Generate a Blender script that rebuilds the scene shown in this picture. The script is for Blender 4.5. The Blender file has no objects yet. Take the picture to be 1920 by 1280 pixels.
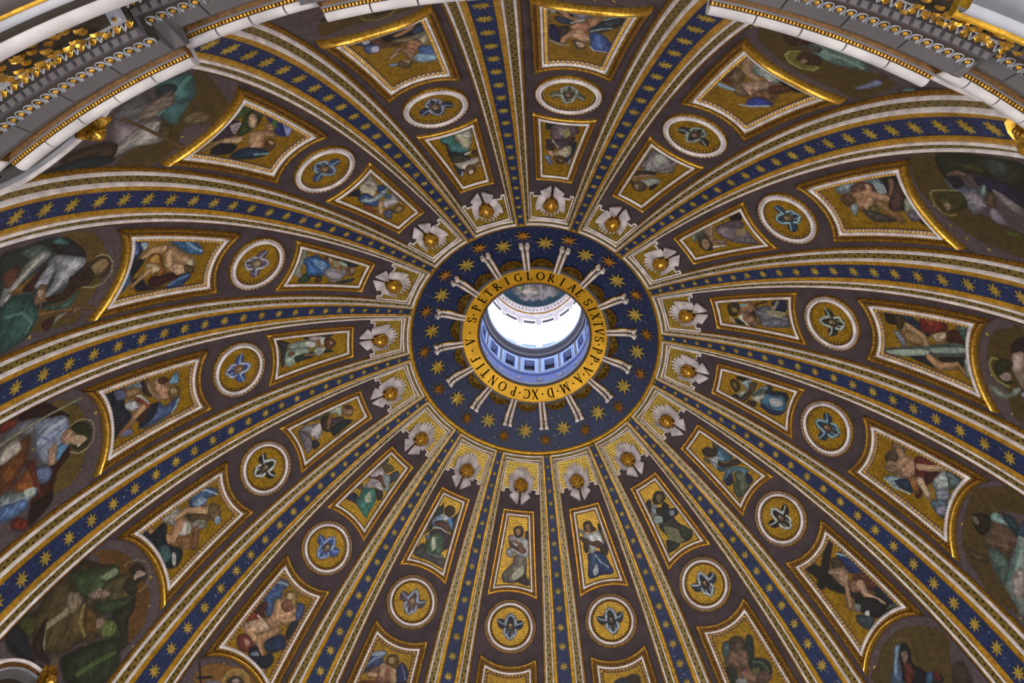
import bpy, math, random
import numpy as np
from mathutils import Matrix, Vector
R_ = random.Random(7)
NP = np.random.RandomState(3)
PI = math.pi
U = 7.0                                  # metres per drawing unit
CC, ZC, RR = -.7835, -3.2614, 3.7057     # pointed-arch meridian of the dome (units)
TH0, D, ELL = -2.2653334, PI/8, .0080    # sixteen bays; the plan is very slightly out of round
scene = bpy.context.scene
COL = scene.collection

# ---------------------------------------------------------------- camera, world, light, exposure
def rotvec(v):
    th = np.linalg.norm(v); k = v/th
    K = np.array([[0,-k[2],k[1]],[k[2],0,-k[0]],[-k[1],k[0],0]])
    return np.eye(3)+math.sin(th)*K+(1-math.cos(th))*K@K
CAMR = rotvec(np.array([.419188891, .0200241236, .00706585871]))
CAMP = np.array([-.0616992, -2.78738959, -6.19806685])
cam = bpy.data.cameras.new('camera'); cam.sensor_width = 36; cam.lens = 1573.689/1920*36
cam.clip_start = .05; cam.clip_end = 500
co = bpy.data.objects.new('camera', cam); COL.objects.link(co)
m = np.eye(4); m[:3,0] = CAMR[0]; m[:3,1] = -CAMR[1]; m[:3,2] = -CAMR[2]; m[:3,3] = CAMP*U
co.matrix_world = Matrix(m.tolist()); scene.camera = co
vs = scene.view_settings
vs.view_transform = 'Standard'; vs.look = 'None'; vs.gamma = 1; vs.use_curve_mapping = False
vs.exposure = -0.52
w = bpy.data.worlds.new('world'); scene.world = w; w.use_nodes = True
w.node_tree.nodes['Background'].inputs[0].default_value = (.80, .86, 1.0, 1)
w.node_tree.nodes['Background'].inputs[1].default_value = .045
def area(name, loc, target, sx, sy, power, col):
    l = bpy.data.lights.new(name, 'AREA'); l.shape = 'RECTANGLE'; l.size = sx; l.size_y = sy; l.energy = power; l.color = col
    o = bpy.data.objects.new(name, l); COL.objects.link(o); o.location = loc
    d = Vector(target)-Vector(loc); o.rotation_euler = d.to_track_quat('-Z', 'Z').to_euler(); return o
# daylight of the sixteen drum windows: upright panes just inside the drum wall below the cornice
for k in range(16):
    th = TH0+k*D
    c, s = math.cos(th), math.sin(th)
    pw = 1500*(1.0+.75*max(0, -s)-.65*max(0, s))     # the sunny side of the church is the near one
    area('window_daylight', (2.80*U*c, 2.80*U*s, -5.2*U), (0, 0, -4.6*U), 2.6, 5.0, pw, (1, .95, .87))
# the bright lantern above the oculus
area('lantern_daylight', (0, 0, 1.5*U), (0, 0, 0), 5.5, 5.5, 900, (.75, .87, 1))

# ---------------------------------------------------------------- helpers
def lin(c):
    c = np.asarray(c, float)
    return np.where(c <= .04045, c/12.92, ((c+.055)/1.055)**2.4)
def hexc(h):
    return lin([int(h[i:i+2], 16)/255 for i in (0, 2, 4)])
def s2r(s): return CC+RR*np.sin(np.asarray(s)/RR)
def r2s(r): return RR*np.arcsin((np.asarray(r)-CC)/RR)
def toworld(P):
    P = np.asarray(P, float); x, y = P[:,0], P[:,1]
    return np.stack([x+ELL*y, y+ELL*x, P[:,2]], 1)*U
def bake(V, k):
    """(s, psi, h): meridian arc, angle from the bay centre k, height off the shell towards the church -> metres"""
    V = np.asarray(V, float); ph = V[:,0]/RR; th = TH0+k*D+V[:,1]
    q = RR-V[:,2]; r = CC+q*np.sin(ph); z = ZC+q*np.cos(ph)
    return toworld(np.stack([r*np.cos(th), r*np.sin(th), z], 1))
def bakel(V, k, s0, x0=0.):
    """local (x across, y down the meridian, z off the shell) about s0"""
    V = np.asarray(V, float); r0 = float(s2r(s0))
    return bake(np.stack([s0+V[:,1], (x0+V[:,0])/r0, V[:,2]], 1), k)
def bakec(V, k=0):
    """cylindrical (r, psi, z)"""
    V = np.asarray(V, float); th = TH0+k*D+V[:,1]
    return toworld(np.stack([V[:,0]*np.cos(th), V[:,0]*np.sin(th), V[:,2]], 1))
def tag(o, label=None, cat=None, group=None, kind=None):
    if label: o['label'] = label
    if cat: o['category'] = cat
    if group: o['group'] = group
    if kind: o['kind'] = kind
    return o
def empty(name, loc):
    o = bpy.data.objects.new(name, None); COL.objects.link(o); o.location = loc; o.empty_display_size = .2; return o
def mesh(name, W, F, mat, parent=None, smooth=False, uv=None, col=None, flip=False):
    """W world verts, F faces (array of quads / tris or list); object origin at the vertex centroid"""
    W = np.asarray(W, float)
    org = W.mean(0)
    me = bpy.data.meshes.new(name)
    V = W-org
    if isinstance(F, np.ndarray):
        F = F[:, ::-1] if flip else F
        n, c = F.shape
        me.vertices.add(len(V)); me.vertices.foreach_set('co', V.astype(np.float32).ravel())
        me.loops.add(n*c); me.loops.foreach_set('vertex_index', F.astype(np.int32).ravel())
        me.polygons.add(n); me.polygons.foreach_set('loop_start', np.arange(0, n*c, c, dtype=np.int32))
        me.polygons.foreach_set('loop_total', np.full(n, c, dtype=np.int32))
        me.update(calc_edges=True)
        li = F.astype(np.int32).ravel()
    else:
        me.from_pydata(V.tolist(), [], [list(f) for f in F]); me.update()
        li = np.zeros(len(me.loops), np.int32); me.loops.foreach_get('vertex_index', li)
    if smooth: me.polygons.foreach_set('use_smooth', np.ones(len(me.polygons), bool))
    if uv is not None:
        l = me.uv_layers.new(name='UVMap'); l.data.foreach_set('uv', np.asarray(uv, np.float32)[li].ravel())
    if col is not None:
        ca = me.color_attributes.new(name='Paint', type='FLOAT_COLOR', domain='POINT')
        ca.data.foreach_set('color', np.asarray(col, np.float32).ravel())
    me.materials.append(mat)
    o = bpy.data.objects.new(name, me); COL.objects.link(o)
    if parent is None: o.location = org
    else:
        o.parent = parent; o.location = Vector(org)-world_loc(parent)
    return o
WL = {}
def world_loc(o):
    l = Vector((0,0,0))
    while o is not None: l += Vector(o.location); o = o.parent
    return l
def grid_faces(n, m, wrap_m=False, wrap_n=False):
    """n rows x m columns of verts"""
    i = np.arange(n if wrap_n else n-1)[:,None]; j = np.arange(m if wrap_m else m-1)[None]
    i2 = (i+1) % n; j2 = (j+1) % m
    a = i*m+j; b_ = i*m+j2; c = i2*m+j2; d = i2*m+j
    return np.stack([a, b_, c, d], -1).reshape(-1, 4)
class MB:
    """collects pieces in any local space"""
    def __init__(s): s.v = []; s.f = []; s.n = 0
    def add(s, V, F):
        V = np.asarray(V, float)
        for f in F: s.f.append([int(i)+s.n for i in f])
        s.v.append(V); s.n += len(V); return s
    def verts(s): return np.concatenate(s.v)
def box(x0, x1, y0, y1, z0, z1):
    V = [(x, y, z) for x in (x0, x1) for y in (y0, y1) for z in (z0, z1)]
    return V, [(0,1,3,2),(4,6,7,5),(0,4,5,1),(2,3,7,6),(0,2,6,4),(1,5,7,3)]
def ball(c, r, n=8, m=5, half=False):
    """ellipsoid (or upper half dome)"""
    c = np.array(c); r = np.array(r if np.ndim(r) else (r, r, r), float); V = []; F = []
    t0 = PI/2 if half else PI
    for i in range(m):
        t = t0*(i+ (0 if half else 1))/(m if half else m+1)
        if half: t = t0*(1-i/m)
        for j in range(n):
            a = 2*PI*j/n
            V.append(c+r*np.array([math.sin(t)*math.cos(a), math.sin(t)*math.sin(a), math.cos(t)]))
    for i in range(m-1):
        for j in range(n):
            F.append((i*n+j, i*n+(j+1) % n, (i+1)*n+(j+1) % n, (i+1)*n+j) if half else ((i+1)*n+j, (i+1)*n+(j+1) % n, i*n+(j+1) % n, i*n+j))
    if half:
        V.append(c+r*np.array([0, 0, 1.])); t = len(V)-1
        for j in range(n): F.append(((m-1)*n+j, (m-1)*n+(j+1) % n, t))
    else:
        V.append(c+r*np.array([0, 0, 1.])); V.append(c-r*np.array([0, 0, 1.])); t = len(V)-2
        for j in range(n):
            F.append((j, (j+1) % n, t)); F.append(((m-1)*n+(j+1) % n, (m-1)*n+j, t+1))
    return V, F
def leaf(p0, p1, wid, h0, h1, ns=3, crease=.35):
    """leaf / feather from p0 to p1 in the xy plane, arched in z"""
    p0 = np.array(p0, float); p1 = np.array(p1, float); d = p1-p0; L = np.hypot(*d); t = d/L; nrm = np.array([-t[1], t[0]])
    V = []; F = []
    prof = [.5, .85, 1, .62] if ns == 3 else [.5, .85, 1, .8, .1]
    for i in range(ns+1):
        u = i/ns; c = p0+d*u; ww = wid/2*prof[i]; hh = h0+(h1-h0)*math.sin(PI*min(1, u*.6+.3))
        V += [(*(c+nrm*ww), hh*.45), (*c, hh), (*(c-nrm*ww), hh*.45)]
    for i in range(ns):
        a = i*3
        F += [(a, a+3, a+4, a+1), (a+1, a+4, a+5, a+2)]
    return V, F

# ---------------------------------------------------------------- materials
def newmat(name):
    mt = bpy.data.materials.new(name); mt.use_nodes = True
    nt = mt.node_tree; return mt, nt, nt.nodes, nt.links, nt.nodes['Principled BSDF']
def stone(name, hx, rough=.6, metal=0., noise=.25, scale=3., hx2=None, bump=0., spec=None, coord='Object', dist=.02):
    mt, nt, N, L, B = newmat(name)
    B.inputs['Roughness'].default_value = rough; B.inputs['Metallic'].default_value = metal
    if spec is not None: B.inputs['Specular IOR Level'].default_value = spec
    c = hexc(hx); tc = N.new('ShaderNodeNewGeometry')
    nz = N.new('ShaderNodeTexNoise'); nz.inputs['Scale'].default_value = scale; nz.inputs['Detail'].default_value = 5
    L.new(tc.outputs['Position'], nz.inputs['Vector'])
    rp = N.new('ShaderNodeValToRGB')
    c2 = hexc(hx2) if hx2 else c*(1-noise)
    rp.color_ramp.elements[0].position = .3; rp.color_ramp.elements[1].position = .7
    rp.color_ramp.elements[0].color = (*c2, 1); rp.color_ramp.elements[1].color = (*(c*(1+noise*.3)), 1)
    L.new(nz.outputs['Fac'], rp.inputs[0])
    L.new(rp.outputs[0], B.inputs['Base Color'])
    if bump:
        bp = N.new('ShaderNodeBump'); bp.inputs['Strength'].default_value = bump; bp.inputs['Distance'].default_value = dist
        n2 = N.new('ShaderNodeTexNoise'); n2.inputs['Scale'].default_value = scale*6
        L.new(tc.outputs['Position'], n2.inputs['Vector']); L.new(n2.outputs['Fac'], bp.inputs['Height']); L.new(bp.outputs[0], B.inputs['Normal'])
    return mt
def mathn(N, L, op, a, b=None):
    n = N.new('ShaderNodeMath'); n.operation = op
    for i, x in enumerate((a, b)):
        if x is None: continue
        if isinstance(x, (int, float)): n.inputs[i].default_value = x
        else: L.new(x, n.inputs[i])
    return n.outputs[0]
def mosaic(name, hx, dots=None, dotsize=.2, cell=(.03, .03), rough=.42, metal=.45, vcol=False, noise=.3, tess=9., hx2=None, speck=None):
    """gold / coloured glass mosaic: tesserae noise, optional lattice of little dots (uv in units), optional painted picture"""
    mt, nt, N, L, B = newmat(name)
    B.inputs['Roughness'].default_value = rough; B.inputs['Metallic'].default_value = metal
    geo = N.new('ShaderNodeNewGeometry')
    vo = N.new('ShaderNodeTexVoronoi'); vo.inputs['Scale'].default_value = tess; L.new(geo.outputs['Position'], vo.inputs['Vector'])
    nz = N.new('ShaderNodeTexNoise'); nz.inputs['Scale'].default_value = .9; nz.inputs['Detail'].default_value = 4; L.new(geo.outputs['Position'], nz.inputs['Vector'])
    sep = N.new('ShaderNodeSeparateColor'); L.new(vo.outputs['Color'], sep.inputs[0])
    f1 = mathn(N, L, 'MULTIPLY', sep.outputs[0], noise*1.1); f2 = mathn(N, L, 'MULTIPLY', nz.outputs['Fac'], noise*1.5)
    fac = mathn(N, L, 'ADD', f1, f2); fac = mathn(N, L, 'ADD', fac, 1-noise*1.3)
    base = N.new('ShaderNodeRGB'); base.outputs[0].default_value = (*hexc(hx), 1)
    src = base.outputs[0]
    if hx2:
        mx = N.new('ShaderNodeMix'); mx.data_type = 'RGBA'; L.new(mathn(N, L, 'GREATER_THAN', sep.outputs[1], .72), mx.inputs[0])
        L.new(src, mx.inputs[6]); mx.inputs[7].default_value = (*hexc(hx2), 1); src = mx.outputs[2]
    if speck:
        mx = N.new('ShaderNodeMix'); mx.data_type = 'RGBA'; L.new(mathn(N, L, 'GREATER_THAN', sep.outputs[2], speck[1]), mx.inputs[0])
        L.new(src, mx.inputs[6]); mx.inputs[7].default_value = (*hexc(speck[0]), 1); src = mx.outputs[2]
    if dots:
        uv = N.new('ShaderNodeUVMap'); sx = N.new('ShaderNodeSeparateXYZ'); L.new(uv.outputs[0], sx.inputs[0])
        u = mathn(N, L, 'DIVIDE', sx.outputs[0], cell[0]); v = mathn(N, L, 'DIVIDE', sx.outputs[1], cell[1])
        row = mathn(N, L, 'FLOOR', v); odd = mathn(N, L, 'MULTIPLY', mathn(N, L, 'MODULO', mathn(N, L, 'ABSOLUTE', row), 2.), .5)
        fu = mathn(N, L, 'SUBTRACT', mathn(N, L, 'FRACT', mathn(N, L, 'ADD', u, odd)), .5); fv = mathn(N, L, 'SUBTRACT', mathn(N, L, 'FRACT', v), .5)
        dd = mathn(N, L, 'SQRT', mathn(N, L, 'ADD', mathn(N, L, 'MULTIPLY', fu, fu), mathn(N, L, 'MULTIPLY', fv, fv)))
        mx = N.new('ShaderNodeMix'); mx.data_type = 'RGBA'; L.new(mathn(N, L, 'LESS_THAN', dd, dotsize), mx.inputs[0])
        L.new(src, mx.inputs[6]); mx.inputs[7].default_value = (*hexc(dots), 1); src = mx.outputs[2]
    if vcol:
        at = N.new('ShaderNodeVertexColor'); at.layer_name = 'Paint'
        mx = N.new('ShaderNodeMix'); mx.data_type = 'RGBA'; L.new(at.outputs['Alpha'], mx.inputs[0])
        L.new(src, mx.inputs[6]); L.new(at.outputs['Color'], mx.inputs[7]); src = mx.outputs[2]
        L.new(mathn(N, L, 'MULTIPLY', mathn(N, L, 'SUBTRACT', 1., at.outputs['Alpha']), metal), B.inputs['Metallic'])
        L.new(mathn(N, L, 'ADD', mathn(N, L, 'MULTIPLY', at.outputs['Alpha'], .65-rough), rough), B.inputs['Roughness'])
    vm = N.new('ShaderNodeVectorMath'); vm.operation = 'SCALE'; L.new(src, vm.inputs[0]); L.new(fac, vm.inputs['Scale'])
    L.new(vm.outputs[0], B.inputs['Base Color'])
    return mt
M = {}
M['plaster'] = stone('purple_grey_stucco', '4d4248', .8, noise=.28, scale=1.3, bump=.25, spec=.2)
M['white'] = stone('white_stucco', 'f0eaee', .5, noise=.16, scale=2.2, hx2='c4bcc2', spec=.3)
M['marble'] = stone('grey_marble', '9a9ca8', .5, noise=.2, scale=.9, hx2='7c7e8a', spec=.35)
M['cornice'] = stone('pale_cornice_stone', 'b0acb0', .55, noise=.2, scale=1.2, hx2='8e8a90')
M['soffit'] = stone('grey_soffit', '4c494d', .75, noise=.2, scale=.8)
M['dull'] = stone('dull_grey_marble', '5e5a5e', .7, noise=.15, scale=.7, spec=.2)
M['gilt'] = stone('bright_gilding', 'e4b650', .30, .8, .35, 9, 'ac7c24')
M['gold'] = stone('old_gilding', 'b88c34', .38, .7, .4, 9, '6c4a14', bump=.3)
M['goldstrip'] = mosaic('gold_mosaic_band', 'd0a034', rough=.40, metal=.65, noise=.5, tess=8.)
M['brown'] = stone('brown_gold_ground', '6f4a1c', .55, .3, .3, 9, '4a3010')
M['olive'] = mosaic('olive_gold_dotted_band', '7d6a30', dots='3a2c14', dotsize=.24, cell=(.036, .036), metal=.35, noise=.35, tess=5.)
M['blue'] = mosaic('blue_mosaic', '1a2a58', rough=.6, metal=0., noise=.55, tess=15., hx2='142244', speck=('5c6c8c', .992))
M['navy'] = mosaic('deep_blue_mosaic', '10224c', rough=.55, metal=0., noise=.4, tess=15., speck=("5a6c94", .985))
M['field'] = mosaic('gold_mosaic_with_red_dots', 'a88c34', dots='4c3814', dotsize=.2, cell=(.026, .026), metal=.5, rough=.42, noise=.5, tess=10.)
M['picture'] = mosaic('gold_ground_mosaic_picture', 'ac8624', dots='543c14', dotsize=.2, cell=(.0205, .0205), metal=.5, rough=.42, noise=.55, tess=10., vcol=True)
M['picplain'] = mosaic('glass_mosaic_picture', '987620', metal=.45, noise=.55, tess=10., vcol=True)
M['saint'] = mosaic('large_mosaic_picture', '4d4248', metal=.0, rough=.7, noise=.4, tess=9., vcol=True, speck=('a08a40', .993))
M['starg'] = mosaic('dull_gold_stars', 'a48a38', rough=.55, metal=.15, noise=.5, tess=8.)
M['letter'] = stone('black_lettering', '070504', .9, spec=.1)
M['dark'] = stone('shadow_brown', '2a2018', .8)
M['shell'] = stone('pierced_gilt_bronze', '8a6a26', .35, .8, .5, 12, '3c2a0c', bump=.5)
M['bronze'] = stone('brown_gilt_star', 'c08a34', .4, .35, .4, 5, '8a5a18')
M['winter'] = stone('white_blue_stone', '9cb4ec', .6, noise=.2, scale=3)
M['lantblue'] = stone('lantern_blue', '2850c0', .6, noise=.5, scale=4)
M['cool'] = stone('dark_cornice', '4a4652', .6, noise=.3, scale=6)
def emit(name, col, st):
    mt, nt, N, L, B = newmat(name); B.inputs['Emission Color'].default_value = (*col, 1); B.inputs['Emission Strength'].default_value = st
    B.inputs['Base Color'].default_value = (0, 0, 0, 1); return mt
M['daylight'] = emit('daylight_window', (.93, .96, 1), 4.)
POS = {1: 'the bay left of top centre', 2: 'the top centre bay', 3: 'the bay right of top centre', 4: 'the upper right bay',
       5: 'the right bay above the middle', 6: 'the right bay below the middle', 7: 'the lower right bay', 8: 'the second bay right of bottom centre',
       9: 'the bay right of bottom centre', 10: 'the bay left of bottom centre', 11: 'the second bay left of bottom centre', 12: 'the third bay left of bottom centre',
       13: 'the lower left bay', 14: 'the left bay below the middle', 15: 'the left bay above the middle', 0: 'the upper left bay'}
SP = {k: v.replace('the ', '', 1).replace('bay ', '').replace(' bay', '') for k, v in POS.items()}
def between(j): return 'between %s and %s bays' % (SP[j % 16], SP[(j+1) % 16])
# ---------------------------------------------------------------- picture painting (flat mosaic pictures as vertex colour)
def catmull(P, n=5):
    P = np.asarray(P, float); m_ = len(P); out = []
    for i in range(m_):
        a, b_, c, d = P[i-1], P[i], P[(i+1) % m_], P[(i+2) % m_]
        for t in np.arange(n)/n:
            out.append(.5*((2*b_)+(-a+c)*t+(2*a-5*b_+4*c-d)*t*t+(-a+3*b_-3*c+d)*t**3))
    return np.array(out)
def inpoly(X, Y, P):
    ins = np.zeros(X.shape, bool)
    x0, y0 = P[-1]
    for x1, y1 in P:
        if y0 != y1:
            c = ((y0 > Y) != (y1 > Y)) & (X < (x1-x0)*(Y-y0)/(y1-y0)+x0)
            ins ^= c
        x0, y0 = x1, y1
    return ins
def edge_dist(X, Y, P):
    d = np.full(X.shape, 1e9)
    Q = np.roll(P, -1, 0)
    for (x0, y0), (x1, y1) in zip(P, Q):
        dx, dy = x1-x0, y1-y0; L2 = dx*dx+dy*dy+1e-12
        t = np.clip(((X-x0)*dx+(Y-y0)*dy)/L2, 0, 1)
        d = np.minimum(d, (X-x0-t*dx)**2+(Y-y0-t*dy)**2)
    return np.sqrt(d)
def wav(X, Y, seed, sc):
    r = np.random.RandomState(seed); o = np.zeros(X.shape)
    for i in range(5):
        a = r.rand()*6.28; f = (1.6**i)/sc; o += np.sin((X*math.cos(a)+Y*math.sin(a))*f+r.rand()*6.28+1.7*o)/(1.3**i)
    return o/3.
def hx(c):
    c = hexc(c); return (c*.88+c.mean()*.12)*.88
def paint(X, Y, shapes, C=None, ps=1.):
    """X, Y picture coordinates in thousandths of a unit. shapes: (kind, colour, points[, width[, shade colour]])
    p = modelled patch, g = flat patch, l = tapered limb, f = fold line. later ones lie on top"""
    if C is None:
        C = np.zeros(X.shape+(4,))
        # dark underpainting joins the limbs and cloth of one figure
        for sh in shapes:
            if sh[0] == 'g' and ps > 1.2 or sh[0] == 'f': continue
            pts = np.asarray(sh[2], float).reshape(-1, 2); wd = (6 if np.abs(X).max() < 190 else 11)*ps
            if len(pts) < 3 or sh[0] == 'l': wd += np.max(sh[3]) if sh[0] == 'l' else 0
            x0, y0 = pts.min(0)-wd-4; x1, y1 = pts.max(0)+wd+4; msk = (X > x0) & (X < x1) & (Y > y0) & (Y < y1)
            if not msk.any(): continue
            xs, ys = X[msk], Y[msk]
            if sh[0] == 'l': P = np.concatenate([pts, pts[::-1]]) if len(pts) > 1 else np.concatenate([pts, pts+.1]); d = edge_dist(xs, ys, P)
            else: P = catmull(pts); d = np.where(inpoly(xs, ys, P), 0, edge_dist(xs, ys, P))
            a = np.clip((wd-d)/(5*ps)+.2, 0, 1)*.8; o = C[msk]
            cc = hx(sh[1])*.30+np.array([.012, .008, .006]); na = np.maximum(o[:, 3], a); w_ = (a/np.maximum(na, 1e-6))[:,None]*.6
            C[msk] = np.concatenate([np.where(o[:, 3:] < .01, cc, o[:, :3]*(1-w_)+cc*w_), na[:,None]], 1)
    for n, sh in enumerate(shapes):
        kind, colr, pts = sh[0], hx(sh[1]), np.asarray(sh[2], float).reshape(-1, 2)
        if kind in 'pg':
            P = catmull(pts) if len(pts) > 2 else pts
            x0, y0 = P.min(0)-4; x1, y1 = P.max(0)+4
            msk = (X > x0) & (X < x1) & (Y > y0) & (Y < y1)
            if not msk.any(): continue
            xs, ys = X[msk], Y[msk]
            ins = inpoly(xs, ys, P); d = edge_dist(xs, ys, P); sd = np.where(ins, d, -d)
            a = np.clip(sd/(1.3*ps)+.5, 0, 1)
            size = math.sqrt(max(1, (x1-x0)*(y1-y0)))
            if kind == 'p':
                wv = wav(xs, ys, n+int(abs(pts.sum())), size*.07)
                sx = ((xs-(x0+x1)/2)+(ys-(y0+y1)/2)*.3)/size
                sh_ = np.clip(sd/(size*.16), 0, 1)
                wf = wav(xs*1.0+ys*.45, ys*.35, n+3, size*.045)
                lum = (.42+.66*sh_)*(1+.26*wv+.62*wf*(.35+.65*sh_))*(1-.45*sx)
            else: lum = 1+.1*wav(xs, ys, n, size*.1)
            cc = colr[None]*np.clip(lum, .12, 1.8)[:,None]
        else:
            wdt = sh[3]; w0, w1 = (wdt if isinstance(wdt, (tuple, list)) else (wdt, wdt))
            seg = np.linalg.norm(np.diff(pts, axis=0), axis=1); tot = seg.sum()+1e-9
            x0, y0 = pts.min(0)-max(w0, w1)-3; x1, y1 = pts.max(0)+max(w0, w1)+3
            msk = (X > x0) & (X < x1) & (Y > y0) & (Y < y1)
            if not msk.any(): continue
            xs, ys = X[msk], Y[msk]; best = np.full(xs.shape, -1e9); side = np.zeros(xs.shape); acc = 0
            if len(pts) == 1: pts = np.concatenate([pts, pts+.01]); seg = np.array([.01]); tot = .01
            for (ax, ay), (bx, by), L_ in zip(pts[:-1], pts[1:], seg):
                dx, dy = bx-ax, by-ay; t = np.clip(((xs-ax)*dx+(ys-ay)*dy)/(L_*L_+1e-9), 0, 1)
                ex, ey = xs-ax-t*dx, ys-ay-t*dy; dd = np.hypot(ex, ey); ww = w0+(w1-w0)*(acc+t*L_)/tot
                v = ww-dd; up = v > best; best = np.where(up, v, best); side = np.where(up, (ex*.6+ey*.8)/np.maximum(ww, .1), side); acc += L_
            a = np.clip(best/(1.3*ps)+.5, 0, 1)
            lum = (1 if kind == 'f' else (.66+.44*np.clip(best/(max(w0, w1)*.8), 0, 1))*(1-.28*side))
            cc = colr[None]*np.clip(lum*np.ones(xs.shape), .1, 1.8)[:,None]
            if kind == 'f': a = a*.7
        o = C[msk]; al = o[:,3]
        na = a+al*(1-a)
        rgb = (cc*a[:,None]+o[:,:3]*(al*(1-a))[:,None])/np.maximum(na, 1e-6)[:,None]
        C[msk] = np.concatenate([rgb, na[:,None]], 1)
    if shapes:
        br = 1+.22*wav(X, Y, 77, 9*ps)+.14*wav(X, Y, 78, 3.5*ps)
        C[..., :3] *= np.clip(br, .5, 1.5)[..., None]
    return C

# ---------------------------------------------------------------- dome shell
S0, S1, SB = float(r2s(1.0)), float(r2s(1.03)), RR*PI/2
def revolve(name, s0, s1, mat, h=0., n=60, mseg=256, kind=None, parent=None, flip=False):
    ss = np.linspace(s0, s1, n); ps = np.linspace(0, 2*PI, mseg, endpoint=False)
    S_, P_ = np.meshgrid(ss, ps, indexing='ij'); V = np.stack([S_.ravel(), P_.ravel(), np.full(S_.size, h)], 1)
    return mesh(name, bake(V, 0), grid_faces(n, mseg, wrap_m=True), mat, parent, smooth=True)
tag(revolve('ceiling', S0, SB+.0, M['plaster']), kind='structure')
tag(revolve('ceiling', float(r2s(.56)), S0, M['navy'], n=24), kind='structure')
def revprof(name, prof, mat, mseg=256, a0=0, a1=None, k=0, parent=None, smooth=False, cyl=False, closed=True, rad=None):
    """profile of (s, h) or, with cyl, (r, z) swept round the axis; a0..a1 angles relative to bay k"""
    full = a1 is None
    ps = np.linspace(0, 2*PI, mseg, endpoint=False) if full else np.linspace(a0, a1, mseg)
    P = np.asarray(prof, float); n = len(P)
    V = np.stack([np.repeat(P[:,0], mseg), np.tile(ps, n), np.repeat(P[:,1], mseg)], 1)
    if cyl: V = V[:, [0, 1, 2]]
    W = bakec(V, k) if cyl else bake(V, k)
    return mesh(name, W, grid_faces(n, mseg, wrap_m=full, wrap_n=closed), mat, parent, smooth=smooth)
tag(revprof('trim_1', [(S0-.004, 0), (S0-.004, .012), (S1, .012), (S1, 0)], M['goldstrip']), kind='structure')

# ---------------------------------------------------------------- ribs
RIB = dict(blue=.0228, gold=.0358, wb=.0415, ol=.0580, wa=.0648, end=.0715)
ST = [1.902,1.993,2.094,2.195,2.302,2.411,2.5205,2.6346,2.755,2.886,3.02,3.158,3.305,3.452,3.605,3.758,3.912,4.077,4.250,4.425,4.5985,4.775,4.961,5.143,5.33,5.51]
def strip(name, prof, k, mat, parent, s0, s1, n=70, smooth=False, uvs=False, sgn=1):
    """prof of (psi, h) extruded down the meridian"""
    P = np.asarray(prof, float)*np.array([sgn, 1]); ss = np.linspace(s0, s1, n); m_ = len(P)
    V = np.stack([np.repeat(ss, m_), np.tile(P[:,0], n), np.tile(P[:,1], n)], 1)
    uv = None
    if uvs: uv = np.stack([V[:,1]*s2r(V[:,0])*1.0, V[:,0]], 1)
    return mesh(name, bake(V, k), grid_faces(n, m_), mat, parent, smooth=smooth, uv=uv)
def star8(R1, R2, h0, h1, n=8, rot=0., ridge=True):
    """eight-pointed star; ridged points when h1 > h0"""
    V = [(0, 0, h1)]; F = []
    for i in range(2*n):
        a = PI*i/n+rot; r = R1 if i % 2 == 0 else R2
        V.append((r*math.sin(a), r*math.cos(a), h0))
    for i in range(2*n): V.append((V[1+i][0], V[1+i][1], h0-.008))
    for i in range(2*n):
        j = (i+1) % (2*n); F.append((0, 1+i, 1+j)); F.append((1+i, 1+i+2*n, 1+j+2*n, 1+j))
    return V, F
SMALLTOP = 2.362
for j in range(16):
    k = j+.5; a_, b_ = j % 16, (j+1) % 16
    e = empty('dome_rib', bake([[S1, 0, 0]], k)[0])
    tag(e, 'starry blue rib '+between(j), 'rib', 'starry ribs of the dome')
    strip('star_band', [(-RIB['blue'], .030), (RIB['blue'], .030)], k, M['blue'], e, S1, SB)
    for sg in (-1, 1):
        strip('gilt_strip', [(RIB['blue'], .022), (RIB['blue'], .034), (RIB['gold'], .034), (RIB['gold'], .02)], k, M['goldstrip'], e, S1, SB, sgn=sg)
        w0, w1 = RIB['gold'], RIB['wb']
        strip('white_moulding', [(w0, .026), (w0+.0008, .040), (w0+.0028, .046), (w1-.002, .042), (w1-.0005, .034), (w1, .02)], k, M['white'], e, S1+.012, SB, sgn=sg, smooth=True)
        strip('dotted_strip', [(w1, .022), (RIB['ol'], .018)], k, M['olive'], e, S1+.02, SB, uvs=True, sgn=sg)
        w0, w1 = RIB['ol'], RIB['wa']
        strip('white_fillet', [(w0, .014), (w0+.0008, .026), (w0+.004, .031), (w1-.002, .027), (w1, .014)], k, M['white'], e, S1+.05, SB, sgn=sg, smooth=True)
        w0, w1 = RIB['wa'], RIB['end']
        strip('gilt_bead', [(w0, .010), (w0+.001, .018), (w1-.0015, .014), (w1, .0)], k, M['brown' if 0 else 'gold'], e, S1+.055, SB, sgn=sg, smooth=True)
    for i, s in enumerate(ST):
        r = float(s2r(s)); rs = r*.0168
        V, F = star8(rs, rs*.42, .036, .0385, rot=R_.random()*.5)
        mesh('star', bakel(V, k, s), F, M['starg'], e)

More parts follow.
